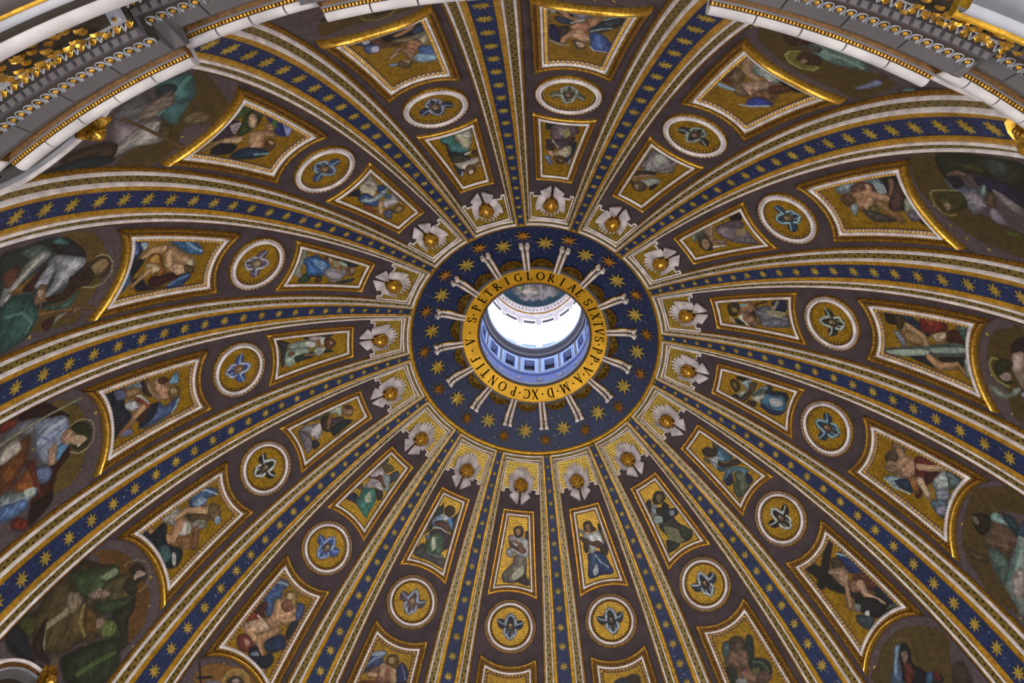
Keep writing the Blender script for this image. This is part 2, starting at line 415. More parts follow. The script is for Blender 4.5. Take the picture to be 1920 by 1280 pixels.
# ---------------------------------------------------------------- panels
def ang(s, kind):
    if kind == 's': return .0915+(s-2.362)*(.0142/.72)
    return .1005+(s-3.54)*(.0088/.93)
def ring(kind, d, nt=18, ns=16, nb=22):
    """closed outline (s, psi) of a picture frame, moved inwards by d"""
    sm, rho_t, c_b, rho_b = (None, None, 3.445, .418) if kind == 's' else (3.206, .403, 4.733, .393)
    def top(x): return 2.362+d if kind == 's' else sm+math.sqrt(max(0, (rho_t+d)**2-x*x))
    def bot(x): return c_b-math.sqrt(max(1e-6, (rho_b+d)**2-x*x))
    def half(s): return ang(s, kind)*float(s2r(s))-d
    def corner(fn, s):
        for _ in range(20): s = fn(half(s))
        return s
    st = corner(top, 2.37 if kind == 's' else 3.54); sb = corner(bot, 3.08 if kind == 's' else 4.46)
    out = []
    xt, xb = half(st), half(sb)
    for i in range(nt): x = -xt+2*xt*i/nt; s = top(x); out.append((s, x/float(s2r(s))))
    for i in range(ns): s = st+(sb-st)*i/ns; out.append((s, half(s)/float(s2r(s))))
    for i in range(nb): x = xb-2*xb*i/nb; s = bot(x); out.append((s, x/float(s2r(s))))
    for i in range(ns): s = sb+(st-sb)*i/ns; out.append((s, -half(s)/float(s2r(s))))
    return np.array(out), dict(top=top, bot=bot, half=half, st=st, sb=sb, n=(nt, ns, nb))
def compact(V, F):
    u, inv = np.unique(F, return_inverse=True); return V[u], inv.reshape(F.shape)
def sweep_ring(name, kind, prof, k, mat, parent, smooth=False, sel=None):
    rows = []
    for d, h in prof:
        R, _ = ring(kind, d); rows.append(np.concatenate([R, np.full((len(R), 1), h)], 1))
    n = len(prof); m_ = len(rows[0]); V = np.concatenate(rows); F = grid_faces(n, m_, wrap_m=True)
    if sel is not None:
        F = F[np.isin(np.tile(np.arange(m_), n-1), sel)]; V, F = compact(V, F)
    return mesh(name, bake(V, k), F, mat, parent, smooth=smooth)
def along(kind, d, side, step, k):
    """points (s, psi, direction angle) along one side of a frame outline at inset d"""
    R, g = ring(kind, d, 40, 40, 40)
    i0 = {'top': 0, 'right': 40, 'bottom': 80, 'left': 120}[side]
    P = np.concatenate([R, R[:1]])[i0:i0+41]; r = s2r(P[:,0]); X = P[:,1]*r
    q = np.concatenate([[0], np.cumsum(np.hypot(np.diff(X), np.diff(P[:,0])))]); n = max(2, int(q[-1]/step)); t = (np.arange(n)+.5)/n*q[-1]
    s = np.interp(t, q, P[:,0]); ps = np.interp(t, q, P[:,1]); dx = np.interp(t+1e-3, q, X)-np.interp(t-1e-3, q, X); dy = np.interp(t+1e-3, q, P[:,0])-np.interp(t-1e-3, q, P[:,0])
    return list(zip(s, ps, np.arctan2(dy, dx)))
def scatter(name, items, shape, k, mat, parent, stuff=True, smooth=False):
    """small repeated ornaments joined into one part"""
    V0, F0 = shape; V0 = np.asarray(V0, float); out = []; F = []; n = 0
    for s, ps, a in items:
        c, sn = math.cos(a), math.sin(a); x = V0[:,0]*c-V0[:,1]*sn; y = V0[:,0]*sn+V0[:,1]*c; r = float(s2r(s))
        out.append(np.stack([s+y, ps+x/r, V0[:,2]], 1)); F += [[i+n for i in f] for f in F0]; n += len(V0)
    o = mesh(name, bake(np.concatenate(out), k), F, mat, parent, smooth=smooth)
    if stuff: o['kind'] = 'stuff'
    return o
def picture(name, kind, d, k, mat, parent, shapes, nu, nv, h=.006):
    R, g = ring(kind, d); u = np.linspace(-1, 1, nu); v = np.linspace(0, 1, nv); s = np.zeros((nv, nu)); x = np.zeros((nv, nu))
    xt, xb = g['half'](g['st']), g['half'](g['sb'])
    for i, uu in enumerate(u):
        st, sb = g['top'](uu*xt), g['bot'](uu*xb)
        s[:, i] = st+(sb-st)*v
        sc = g['st']+(g['sb']-g['st'])*v
        x[:, i] = uu*(np.interp(s[:, i], [g['st'], g['sb']], [xt, xb]))
    ps = x/s2r(s)
    S = {'s': 2.362, 'u': 3.54}[kind]
    C = paint(x*1000, (s-S)*1000, shapes)
    V = np.stack([s.ravel(), ps.ravel(), np.full(s.size, h)], 1)
    uv = np.stack([x.ravel(), s.ravel()], 1)
    return mesh(name, bake(V, k), grid_faces(nv, nu), mat, parent, uv=uv, col=C.reshape(-1, 4))
def disc_strip(name, s0, prof, k, mat, parent, n=56, smooth=False, oval=1.0, x0=0):
    P = np.asarray(prof, float); m_ = len(P); a = np.linspace(0, 2*PI, n, endpoint=False)
    V = np.stack([(P[:,0][:,None]*np.sin(a)).ravel(), (P[:,0][:,None]*oval*np.cos(a)).ravel(), np.repeat(P[:,1], n)], 1)
    return mesh(name, bakel(V, k, s0, x0), grid_faces(m_, n, wrap_m=True), mat, parent, smooth=smooth)
EGG = ball((0, 0, .012), (.0085, .011, .010), 7, 3, half=True)
def cup(r, w, h, n=7):
    """open horseshoe round an egg"""
    V = []; F = []
    for i in range(n+1):
        a = -.25*PI+1.5*PI*i/n; c, s = math.cos(a), math.sin(a)
        V += [(r*c, r*s*1.15, 0), ((r+w/2)*c, (r+w/2)*s*1.15, h), ((r+w)*c, (r+w)*s*1.15, 0)]
        if i: b = (i-1)*3; F += [(b, b+3, b+4, b+1), (b+1, b+4, b+5, b+2)]
    return V, F
def lift(sh, dz): return [(x, y, z+dz) for x, y, z in sh[0]], sh[1]
def scl(sh, f): return [(x*f, y*f, z*f) for x, y, z in sh[0]], sh[1]
def small_panel(k, lab, shapes):
    e = empty('angel_panel', bake([[SMALLTOP, 0, 0]], k)[0])
    tag(e, lab, 'mosaic panel', 'upright angel panels')
    sweep_ring('gilt_frame', 's', [(0, 0), (.0008, .019), (.0034, .020), (.0045, .012), (.0085, .012), (.0095, .018), (.012, .017), (.013, .011)], k, M['gilt'], e)
    sweep_ring('patterned_band', 's', [(.013, .011), (.034, .010)], k, M['brown'], e)
    its = []
    for sd, st_ in (('top', .0125), ('right', .0125), ('bottom', .0125), ('left', .0125)): its += along('s', .0255, sd, st_, k)
    scatter('leaf_row', its, scl(ball((0, 0, 1.1), (.42, .7, .6), 5, 2, half=True), .0095), k, M['gold'], e)
    sweep_ring('white_fillet', 's', [(.034, .008), (.035, .021), (.047, .019), (.048, .008)], k, M['white'], e)
    sweep_ring('inner_band', 's', [(.048, .010), (.058, .007)], k, M['brown'], e)
    its = []
    for sd in ('top', 'right', 'bottom', 'left'): its += along('s', .053, sd, .0115, k)
    scatter('bead_row', its, ball((0, 0, .010), (.0036, .0036, .005), 5, 2, half=True), k, M['field'], e)
    picture('mosaic_picture', 's', .057, k, M['picture'], e, shapes, 84, 180)
    return e
def large_panel(k, lab, shapes):
    e = empty('winged_angel_panel', bake([[3.56, 0, 0]], k)[0])
    tag(e, lab, 'mosaic panel', 'large angel panels')
    nt, ns, nb = 18, 16, 22
    sweep_ring('gilt_frame', 'u', [(0, 0), (.001, .026), (.010, .024), (.014, .016), (.016, .016)], k, M['gold'], e, sel=np.r_[0:nt+ns, nt+ns+nb:nt+2*ns+nb])
    # the rounded lower arch is a thick bright gilt roll
    sweep_ring('gilt_arch', 'u', [(-.004, 0), (-.003, .020), (.002, .036), (.009, .042), (.015, .036), (.019, .024), (.021, .012)], k, M['gilt'], e, smooth=True, sel=np.arange(nt+ns, nt+ns+nb))
    sweep_ring('brown_band', 'u', [(.016, .014), (.022, .020), (.026, .012), (.046, .010)], k, M['brown'], e)
    its = []
    for sd in ('top', 'right', 'left', 'bottom'): its += along('u', .036, sd, .0235 if sd != 'bottom' else .016, k)
    scatter('leaf_row', its, scl(ball((0, 0, .9), (.6, .62, .7), 6, 2, half=True), .0145), k, M['gold'], e)
    sweep_ring('white_fillet', 'u', [(.046, .008), (.047, .026), (.059, .024), (.060, .008)], k, M['white'], e)
    sweep_ring('egg_ground', 'u', [(.060, .010), (.082, .006), (.083, .012), (.086, .012), (.087, .005)], k, M['brown'], e, sel=np.r_[0:nt+ns, nt+ns+nb:nt+2*ns+nb])
    its = []
    for sd in ('top', 'right', 'left'): its += along('u', .072, sd, .0275, k)
    for nm, mt, sh in (('egg', 'gilt', EGG), ('egg_surround', 'white', cup(.0098, .003, .014))):
        scatter(nm+'_row', its, lift(sh, .002), k, M[mt], e, smooth=nm == 'egg')
    its = along('u', .064, 'bottom', .02, k)
    scatter('scallop_row', its, ball((0, 0, .01), (.0085, .007, .012), 6, 2, half=True), k, M['white'], e)
    picture('mosaic_picture', 'u', .064, k, M['picplain'], e, shapes, 130, 170)
    return e
SM = 3.300
def medallion(k, lab, shapes):
    e = empty('round_medallion', bake([[SM, 0, 0]], k)[0])
    tag(e, lab, 'medallion', 'round cherub medallions')
    disc_strip('gilt_rim', SM, [(.209, 0), (.208, .016), (.204, .020), (.200, .014), (.199, .010)], k, M['gold'], e)
    disc_strip('lace_ground', SM, [(.200, .010), (.184, .012)], k, M['brown'], e)
    n = 40; its = [(SM+.192*math.cos(a), .192*math.sin(a)/float(s2r(SM)), 0) for a in []]
    V0, F0 = cup(.0082, .0028, .010, 6); mb = MB()
    for i in range(n):
        a = 2*PI*i/n; c, s = math.cos(a), math.sin(a); V = np.array(V0); y = V[:,1]+.1905; mb.add(np.stack([V[:,0]*c+y*s, -V[:,0]*s+y*c, V[:,2]+.010], 1), F0)
    o = mesh('lace_row', bakel(mb.verts(), k, SM), mb.f, M['white'], e); o['kind'] = 'stuff'
    disc_strip('white_ring', SM, [(.184, .010), (.183, .026), (.176, .030), (.168, .027), (.165, .016)], k, M['white'], e, smooth=True)
    disc_strip('inner_ring', SM, [(.165, .014), (.160, .016), (.158, .010), (.146, .006)], k, M['brown'], e)
    mb = MB(); V0, F0 = ball((0, 0, .006), (.0062, .0062, .010), 6, 2, half=True)
    for i in range(38):
        a = 2*PI*i/38; mb.add(np.array(V0)+np.array([.152*math.sin(a), .152*math.cos(a), .002]), F0)
    o = mesh('bead_row', bakel(mb.verts(), k, SM), mb.f, M['field'], e, smooth=True); o['kind'] = 'stuff'
    nr, na = 44, 110; rr = np.linspace(0.002, .147, nr); a = np.linspace(0, 2*PI, na, endpoint=False)
    X = rr[:,None]*np.sin(a); Y = rr[:,None]*np.cos(a)
    C = paint(X*1000, Y*1000, shapes)
    V = np.stack([X.ravel(), Y.ravel(), np.full(X.size, .005)], 1)
    mesh('mosaic_picture', bakel(V, k, SM), grid_faces(nr, na, wrap_m=True), M['picture'], e, uv=np.stack([X.ravel(), Y.ravel()], 1), col=C.reshape(-1, 4))
    return e
def saint(k, lab, shapes):
    """big seated figure at the foot of a bay"""
    s0 = 4.30; nv, nu = (200, 170) if shapes else (40, 30)
    s = np.linspace(s0, 5.80, nv)[:,None]*np.ones(nu); half = D/2-.0745; ps = np.ones((nv, 1))*np.linspace(-half, half, nu)
    x = ps*s2r(s); C = paint(x*1000, (s-s0)*1000, shapes, ps=1.3)
    V = np.stack([s.ravel(), ps.ravel(), np.full(s.size, .004)], 1)
    # cut the sheet back under the gilt arch of the panel above
    keep = s-.02 > 4.733-np.sqrt(np.maximum(1e-6, .40**2-np.clip(x, -.39, .39)**2))
    F = grid_faces(nv, nu); F = F[keep.ravel()[F].all(1)]; uvv = np.stack([x.ravel(), s.ravel()], 1); C = C.reshape(-1, 4); u_, F_ = np.unique(F, return_inverse=True); V = V[u_]; C = C[u_]; uvv = uvv[u_]; F = F_.reshape(F.shape)
    o = mesh('saint_mosaic', bake(V, k), F, M['saint'], None, uv=uvv, col=C)
    return tag(o, lab, 'mosaic', 'seated saints at the foot of the dome')

# ---------------------------------------------------------------- cherub fields at the head of each bay
def poly_strip(name, pts, wid, k, mat, parent, h0=.006, h1=.018, closed=False, ang_=True):
    """flat raised moulding along (s, psi) points with mitred corners"""
    P = np.array(pts, float); r = s2r(P[:,0]); Q = np.stack([P[:,1]*r, P[:,0]], 1); n = len(Q); rows = []
    for i in range(n):
        a = Q[i]-Q[i-1] if (closed or i) else Q[1]-Q[0]; b = Q[(i+1) % n]-Q[i] if (closed or i < n-1) else Q[-1]-Q[-2]
        na = np.array([-a[1], a[0]])/np.hypot(*a); nb = np.array([-b[1], b[0]])/np.hypot(*b); mv = na+nb; mv /= max(.3, mv@na)
        rows.append([Q[i]+mv*wid/2, Q[i]-mv*wid/2])
    V = []
    for lft, rgt in rows:
        for q, h in ((lft, h0), (lft, h1), (rgt, h1), (rgt, h0)):
            V.append((q[1], q[0]/float(s2r(q[1])), h))
    return mesh(name, bake(V, k), grid_faces(n, 4, wrap_n=closed), mat, parent)
def cherub_field(k, lab):
    e = empty('cherub_field', bake([[S1, 0, 0]], k)[0]); tag(e, lab, 'gilded field', 'gold fields behind the cherub heads')
    edge = D/2
    def arc(name, s_a, s_b, h_a, h_b, mt, pa, n=14, smooth=False):
        # cross moulding turning across the top of the bay, ends meet the rib mouldings
        prof = [(s_a, h_a-.01), (s_a, h_a), ((s_a+s_b)/2, max(h_a, h_b)+.004), (s_b, h_b), (s_b, h_b-.012)]
        V = []
        for s, h in prof:
            for t in np.linspace(-1, 1, n): V.append((s, t*pa, h))
        return mesh(name, bake(V, k), grid_faces(5, n), M[mt], e)
    arc('white_moulding', S1+.001, S1+.014, .036, .036, 'white', edge-RIB['gold'])
    arc('dotted_strip', S1+.014, S1+.034, .020, .016, 'olive', edge-RIB['wb'])
    arc('white_fillet', S1+.034, S1+.046, .024, .020, 'white', edge-RIB['ol'])
    arc('gilt_bead', S1+.046, S1+.056, .014, .010, 'gold', edge-RIB['wa'])
    he = edge-RIB['end']-.003
    st = S1+.064; sm, se = 2.185, 2.215
    a1 = he; a2 = he-.016
    # gold ground with stepped lower corners
    xs = np.linspace(-1, 1, 24); ss = np.linspace(st, se+.03, 26); V = []; 
    for s in ss:
        for x in xs: V.append((s, x*a1, .004))
    V = np.array(V); F = grid_faces(len(ss), len(xs)); mid = V[F].mean(1)
    keep = (mid[:,0] < sm) | ((mid[:,0] < sm+.04) & (np.abs(mid[:,1]) > a2-.004))
    keep &= ~((mid[:,0] > 2.13) & (np.abs(mid[:,1]) < .045))
    V, F = compact(V, F[keep]); mesh('gold_ground', bake(V, k), F, M['field'], e, uv=np.stack([V[:,1]*1.2, V[:,0]], 1))
    poly_strip('white_border', [(sm, -.055), (sm, -a2), (se+.004, -a2), (se+.004, -a1), (st, -a1), (st, a1), (se+.004, a1), (se+.004, a2), (sm, a2), (sm, .055)], .0075, k, M['white'], e)
    return e
def wing_mesh(side, where):
    """feathers in the xy plane; side -1 / +1, where: top, side, bottom"""
    mb = MB()
    if where == 'top':                 # fan of long feathers arching over the head
        for i in range(6):
            a = math.radians(6+12.5*i); L_ = .160-.009*i-.0012*i*i
            mb.add(*leaf((side*.045*math.sin(a), -.045*math.cos(a)), (side*L_*math.sin(a), -L_*math.cos(a)), .024, .022, .040, 3))
            mb.add(*leaf((side*.04*math.sin(a+.1), -.04*math.cos(a+.1)), (side*L_*.66*math.sin(a+.1), -L_*.66*math.cos(a+.1)), .022, .032, .050, 3))
    elif where == 'side':              # swept up and outward, tips stepping down the outer edge
        for i in range(9):
            t = i/8; bx, by = .048-.006*t, -.012+.070*t; tx, ty = .112-.022*t*t, -.082+.140*t
            mb.add(*leaf((side*bx, by), (side*tx, ty), .019, .036+.004*(i % 2), .060, 3))
    else:                              # hanging pair below the chin
        for i in range(7):
            t = i/6; bx, by = .012+.03*t, .050+.004*t; tx, ty = .020+.062*t, .168-.060*t
            mb.add(*leaf((side*bx, by), (side*tx, ty), .019, .030, .050, 3))
            if i % 2: mb.add(*leaf((side*bx, by), (side*(bx+(tx-bx)*.6), by+(ty-by)*.6), .018, .040, .058, 3))
    return mb
def cherub_head(k, lab, s0=2.145, sc=1.0, gold_wings=False, x0=0., cat='cherub head', group='gilded cherub heads round the oculus', h0=0., name='gilded_cherub', nowings=False):
    e = empty(name, bakel([[0, 0, .03]], k, s0, x0)[0]); tag(e, lab, cat, group)
    def put(nm, mb, mt, smooth=False):
        V = mb.verts()*sc; V[:,2] += h0
        return mesh(nm, bakel(V, k, s0, x0), mb.f, M[mt], e, smooth=smooth)
    for wh in ('top', 'side', 'bottom'):
        if nowings and wh != 'side': continue
        for sd in (-1, 1): put('wing', wing_mesh(sd, wh), 'gold' if gold_wings else 'white')
    mb = MB()                            # gilt ray collar behind the head
    for i in range(20):
        a = 2*PI*i/20; mb.add(*leaf((.03*math.sin(a), .01+.034*math.cos(a)), (.060*math.sin(a), .01+.070*math.cos(a)), .016, .045, .066, 3))
    put('collar', mb, 'gold')
    # head: skull, brow, cheeks, nose, lips, chin, ears
    V, F = ball((0, 0, 0), (1, 1, 1), 20, 13); V = np.array(V); x, y, z = V.T
    face = z > 0
    X = x*.044*(1-.10*np.clip(y, 0, 1)); Y = y*.054+.010; Z = z*.050
    def bump(cx, cy, sx, sy, a): return a*np.exp(-((x-cx)/sx)**2-((y-cy)/sy)**2)*face
    Z = Z+bump(0, .22, .13, .24, .013)+bump(-.45, .32, .28, .26, .009)+bump(.45, .32, .28, .26, .009)+bump(0, -.35, .6, .25, .005)
    Z = Z-bump(-.34, -.02, .17, .13, .009)-bump(.34, -.02, .17, .13, .009)+bump(0, .62, .22, .08, .006)-bump(0, .53, .2, .05, .004)+bump(0, .84, .24, .14, .007)
    mb = MB(); mb.add(np.stack([X, Y, Z+.066], 1), F)
    hd = put('head', mb, 'gilt', smooth=True)
    mb = MB()
    for sx in (-1, 1): mb.add(*ball((sx*.045, .014, .064), (.008, .013, .010), 6, 4))
    put('ear', mb, 'gilt', True)
    mb = MB(); mb2 = MB(); rr = random.Random(5)
    for i in range(26):
        a = math.radians(-115+230*i/25); q = rr.uniform(.9, 1.1)
        mb.add(*ball((.047*math.sin(a)*q, .006-.050*math.cos(a)*q, .070+.012*rr.random()), (.012*q, .011, .011), 6, 4))
    for i in range(9):
        a = math.radians(-70+140*i/8); mb.add(*ball((.034*math.sin(a), .004-.042*math.cos(a), .096), (.010, .010, .009), 6, 4))
    put('hair', mb, 'gold', True)
    return e
# ---------------------------------------------------------------- oculus: blue ring stars, scroll consoles, gilt shells, inscription ring
for j in range(16):
    V, F = star8(.074, .031, .014, .020, rot=.2*R_.random())
    s = float(r2s(.845)); o = mesh('blue_ring_star', bakel(V, j, s), F, M['field' if j in (14, 13, 12) else 'starg'])
    tag(o, 'flat gold star on the blue ring facing '+POS[j], 'star', 'flat stars of the blue ring')
    V, F = star8(.066, .021, .018, .034, rot=.2*R_.random())
    s = float(r2s(.914)); o = mesh('gilt_star', bakel(V, j+.5, s), F, M['bronze'])
    tag(o, 'ridged gilt star '+between(j), 'star', 'ridged stars of the blue ring')
sa, sb = float(r2s(.612)), float(r2s(.835))
def cons_h(t):   # side view of the bracket, t 0 at the ring, 1 at the outer scroll
    return .032+.018*math.cos(PI*min(1, t*1.25))+.024*math.exp(-((t-.92)/.09)**2)
for j in range(16):
    k = j+.5
    e = empty('scroll_bracket', bake([[sb, 0, .02]], k)[0])
    tag(e, 'white scroll bracket '+between(j), 'bracket', 'scroll brackets round the inscription ring')
    def bar(nm, x0, x1, dh, mt, t0=0, t1=1, n=22, wide=0., round_=False):
        V = []
        for i in range(n):
            t = t0+(t1-t0)*i/(n-1); s = sa+(sb-sa)*t; h = cons_h(t)+dh; wd = 1+.22*math.exp(-((t-1)/.12)**2)-.10*t
            xm = (x0+x1)/2
            for x, hh in ((x0, 0), (x0, h*.96), (xm, h+(.006 if round_ else 0)), (x1, h*.96), (x1, 0)): V.append((x*wd, s-S0, hh))
        V = np.array(V); F = grid_faces(n, 5).tolist()+[[0, 1, 2, 3, 4], [(n-1)*5+4-q for q in range(5)]]
        return mesh(nm, bakel(V, k, S0), F, M[mt], e)
    for sg in (-1, 1):
        a, b = sorted((sg*.012, sg*.041)); bar('flute', a, b, .010, 'white', round_=True)
        a, b = sorted((sg*.041, sg*.048)); bar('gilt_edge', a, b, .004, 'gilt')
    bar('bead_channel', -.012, .012, .002, 'brown')
    mb = MB()
    for i in range(14):
        t = .04+.66*i/13; mb.add(*ball((0, sa+(sb-sa)*t-S0, cons_h(t)+.004), (.0055, .005, .006), 6, 3))
    o = mesh('bead_string', bakel(mb.verts(), k, S0), mb.f, M['gold'], e); o['kind'] = 'stuff'
    bar('band', -.051, .051, .014, 'dull', .70, .735, 4)
    mb = MB()
    for sg in (-1, 1):
        # rolled volute: short cylinder across the end
        n = 12; V = []
        for x in (sg*.008, sg*.047):
            for q in range(n): a = 2*PI*q/n; V.append((x, sb-.012-S0+.012*math.cos(a), .040+.014*math.sin(a)))
        mb.add(V, [[q, (q+1) % n, n+(q+1) % n, n+q] for q in range(n)]+[list(range(n-1, -1, -1)), list(range(n, 2*n))])
    mesh('volute', bakel(mb.verts(), k, S0), mb.f, M['white'], e)
for j in range(16):
    e = empty('gilt_shell', bake([[float(r2s(.62)), 0, .02]], j)[0])
    tag(e, 'pierced gilt spray behind the ring facing '+POS[j], 'ornament', 'gilt sprays behind the inscription ring')
    s0 = float(r2s(.618)); mb = MB()
    n = 11; V = [(0, 0, .035)]+[(.088*math.sin(a)*1.05, .084*math.cos(a)*(1+.08*math.cos(9*a)), .018) for a in np.linspace(-PI/2, PI/2, n)]
    mb.add(V, [(0, i, i+1) for i in range(1, n)])
    mesh('backing', bakel(mb.verts(), j, s0), mb.f, M['shell'], e)
    mb = MB(); rr = random.Random(j)
    for q in range(5):
        a = math.radians(-72+36*q); cx, cy = .060*math.sin(a), .058*math.cos(a)+.004
        for i in range(7):
            b = 2*PI*i/7; mb.add(*ball((cx+.0105*math.sin(b), cy+.0105*math.cos(b), .040), (.0052, .0052, .006), 5, 2))
        mb.add(*ball((cx, cy, .044), (.005, .005, .006), 5, 2))
    mesh('flowers', bakel(mb.verts(), j, s0), mb.f, M['shell'], e)
    mb = MB()
    for i in range(15):
        a = math.radians(-84+12*i); mb.add(*leaf((.074*math.sin(a), .070*math.cos(a)), (.094*math.sin(a), .088*math.cos(a)), .015, .020, .034))
    mesh('petals', bakel(mb.verts(), j, s0), mb.f, M['gold'], e)
# ring: conical gold face with letters, grey roll outside, grey roll inside
e = empty('inscription_ring', toworld(np.array([[0, 0, .16]]))[0])
tag(e, 'gold ring with black Latin inscription round the bright oculus', 'ring')
RI, ZI, RO, ZO = .468, .176, .598, .128
revprof('gold_face', [(RO, ZO), (RI, ZI)], mosaic('gold_slabs', 'e2ac2c', rough=.42, metal=.45, noise=.3, tess=1.6), cyl=True, closed=False, parent=e)
revprof('outer_roll', [(.598, .125), (.602, .116), (.609, .112), (.617, .114), (.622, .121), (.626, .135), (.628, .20)], M['dull'], cyl=True, closed=False, parent=e, smooth=True)
revprof('gilt_line', [(.592, .1295), (.595, .124), (.599, .124), (.601, .13)], M['gilt'], cyl=True, closed=False, parent=e)
revprof('gilt_lip', [(.475, .173), (.474, .166), (.469, .164), (.466, .172)], M['gold'], cyl=True, closed=False, parent=e)
revprof('inner_roll', [(.467, .172), (.465, .165), (.459, .163), (.454, .170), (.453, .19), (.458, .215), (.466, .24)], M['cool'], cyl=True, closed=False, parent=e, smooth=True)
GL = {  # thin serif capitals: strokes (x0, y0, x1, y1, width) and arcs ('a', cx, cy, rx, ry, a0, a1, thick) on a 1-high cell
'S': [('a', .30, .74, .22, .23, 20, 270, .11), ('a', .30, .26, .24, .25, 200, 450, .11), (.50, .72, .50, .92, .04), (.08, .10, .08, .32, .04)],
'P': [(.16, 0, .16, 1, .12), (.02, 0, .32, 0, .05), (.02, 1, .3, 1, .05), ('a', .26, .74, .26, .25, -90, 90, .10)],
'E': [(.14, 0, .14, 1, .12), (.02, 0, .52, 0, .06), (.02, 1, .5, 1, .06), (.14, .52, .42, .52, .05), (.52, 0, .54, .2, .04), (.5, 1, .5, .82, .04)],
'T': [(.3, 0, .3, 1, .12), (.0, 1, .6, 1, .06), (.16, 0, .44, 0, .05), (.0, 1, .0, .82, .04), (.6, 1, .6, .82, .04)],
'R': [(.16, 0, .16, 1, .12), (.02, 0, .32, 0, .05), (.02, 1, .3, 1, .05), ('a', .26, .76, .24, .23, -90, 90, .10), (.28, .54, .70, 0, .11), (.62, 0, .8, 0, .05)],
'I': [(.14, 0, .14, 1, .12), (.0, 0, .28, 0, .05), (.0, 1, .28, 1, .05)],
'G': [('a', .42, .5, .38, .49, 50, 310, .12), (.66, .40, .66, .10, .11), (.54, .42, .80, .42, .05), (.66, .82, .66, 1, .04)],
'L': [(.14, 0, .14, 1, .12), (.0, 1, .28, 1, .05), (.0, 0, .54, 0, .06), (.54, 0, .58, .24, .05)],
'O': [('a', .44, .5, .40, .49, 0, 360, .12)],
'A': [(.36, 1, .08, 0, .06), (.36, 1, .64, 0, .12), (.18, .36, .54, .36, .05), (-.02, 0, .2, 0, .05), (.52, 0, .78, 0, .05)],
'X': [(.08, 1, .62, 0, .12), (.6, 1, .1, 0, .06), (-.02, 1, .22, 1, .05), (.5, 1, .7, 1, .05), (-.02, 0, .22, 0, .05), (.5, 0, .74, 0, .05)],
'V': [(.08, 1, .38, 0, .12), (.66, 1, .38, 0, .06), (-.04, 1, .2, 1, .05), (.56, 1, .78, 1, .05)],
'M': [(.12, 1, .06, 0, .06), (.12, 1, .44, .04, .11), (.44, .04, .76, 1, .06), (.76, 1, .84, 0, .12), (-.04, 0, .18, 0, .05), (.72, 0, .96, 0, .05), (.02, 1, .14, 1, .05), (.74, 1, .86, 1, .05)],
'D': [(.14, 0, .14, 1, .12), (.0, 0, .3, 0, .05), (.0, 1, .3, 1, .05), ('a', .26, .5, .42, .49, -90, 90, .12)],
'C': [('a', .42, .5, .38, .49, 48, 312, .12), (.66, .82, .66, 1, .04), (.68, .0, .68, .18, .04)],
'N': [(.10, 1, .10, 0, .06), (.10, 1, .66, 0, .12), (.66, 1, .66, 0, .06), (-.02, 1, .16, 1, .05), (.54, 1, .78, 1, .05), (-.0, 0, .2, 0, .05)],
'F': [(.14, 0, .14, 1, .12), (.0, 0, .3, 0, .05), (.02, 1, .52, 1, .06), (.14, .52, .42, .52, .05), (.52, 1, .52, .8, .04)],
'.': [(.10, .42, .10, .58, .13)]}
TXT = [('S', 14.456), ('.', 14.685), ('P', 14.999), ('E', 15.417), ('T', 15.797), ('R', 16.221), ('I', 16.671), ('G', 17.119), ('L', 17.555), ('O', 17.986), ('R', 18.418), ('I', 18.853), ('A', 19.324), ('E', 19.66),
 ('S', 20.16), ('I', 20.49), ('X', 20.828), ('T', 21.174), ('V', 21.499), ('S', 21.817), ('.', 22.06), ('P', 22.31), ('P', 22.682), ('.', 22.94), ('V', 23.273), ('.', 23.5), ('A', 23.781), ('.', 24.08), ('M', 24.472), ('.', 24.80), ('D', 25.1),
 ('.', 25.43), ('X', 25.74), ('C', 26.073), ('.', 26.36), ('P', 26.62), ('O', 27.126), ('N', 27.584), ('T', 28.02), ('I', 28.364), ('F', 28.75), ('.', 29.12), ('V', 29.527), ('.', 29.891)]
HL = .074
for ch, kk in TXT:
    mb = MB(); quads = []; BO = 1.35
    for st in GL[ch]:
        if st[0] == 'a':
            _, cx, cy, rx, ry, a0, a1, tk = st; n = 18
            for i in range(n):
                ring2 = []
                for a in (a0+(a1-a0)*i/n, a0+(a1-a0)*(i+1)/n):
                    a = math.radians(a); t = BO*tk/2*(.30+.70*abs(math.cos(a)))
                    ring2 += [(cx+(rx-t)*math.cos(a), cy+(ry-t)*math.sin(a)), (cx+(rx+t)*math.cos(a), cy+(ry+t)*math.sin(a))]
                quads.append([ring2[0], ring2[1], ring2[3], ring2[2]])
        else:
            x0, y0, x1, y1, tk = st; tk *= BO; dx, dy = x1-x0, y1-y0; L_ = math.hypot(dx, dy); nx, ny = -dy/L_*tk/2, dx/L_*tk/2
            quads.append([(x0+nx, y0+ny), (x1+nx, y1+ny), (x1-nx, y1-ny), (x0-nx, y0-ny)])
    cx = max(p[0] for q in quads for p in q)/2 if ch != '.' else .1
    for q in quads:
        V = [((p[0]-cx)*HL*.98, p[1]*HL) for p in q]
        mb.add([(x, y, 0) for x, y in V]+[(x, y, .0025) for x, y in V], [(4, 5, 6, 7), (0, 1, 5, 4), (1, 2, 6, 5), (2, 3, 7, 6), (3, 0, 4, 7)])
    V = mb.verts(); r = .497+V[:,1]; psi = V[:,0]/(.497+V[:,1]); z = ZO+(ZI-ZO)*(RO-r)/(RO-RI)-V[:,2]-.0008
    mesh('letter' if ch != '.' else 'stop', bakec(np.stack([r, psi, z], 1), kk), mb.f, M['letter'], e)

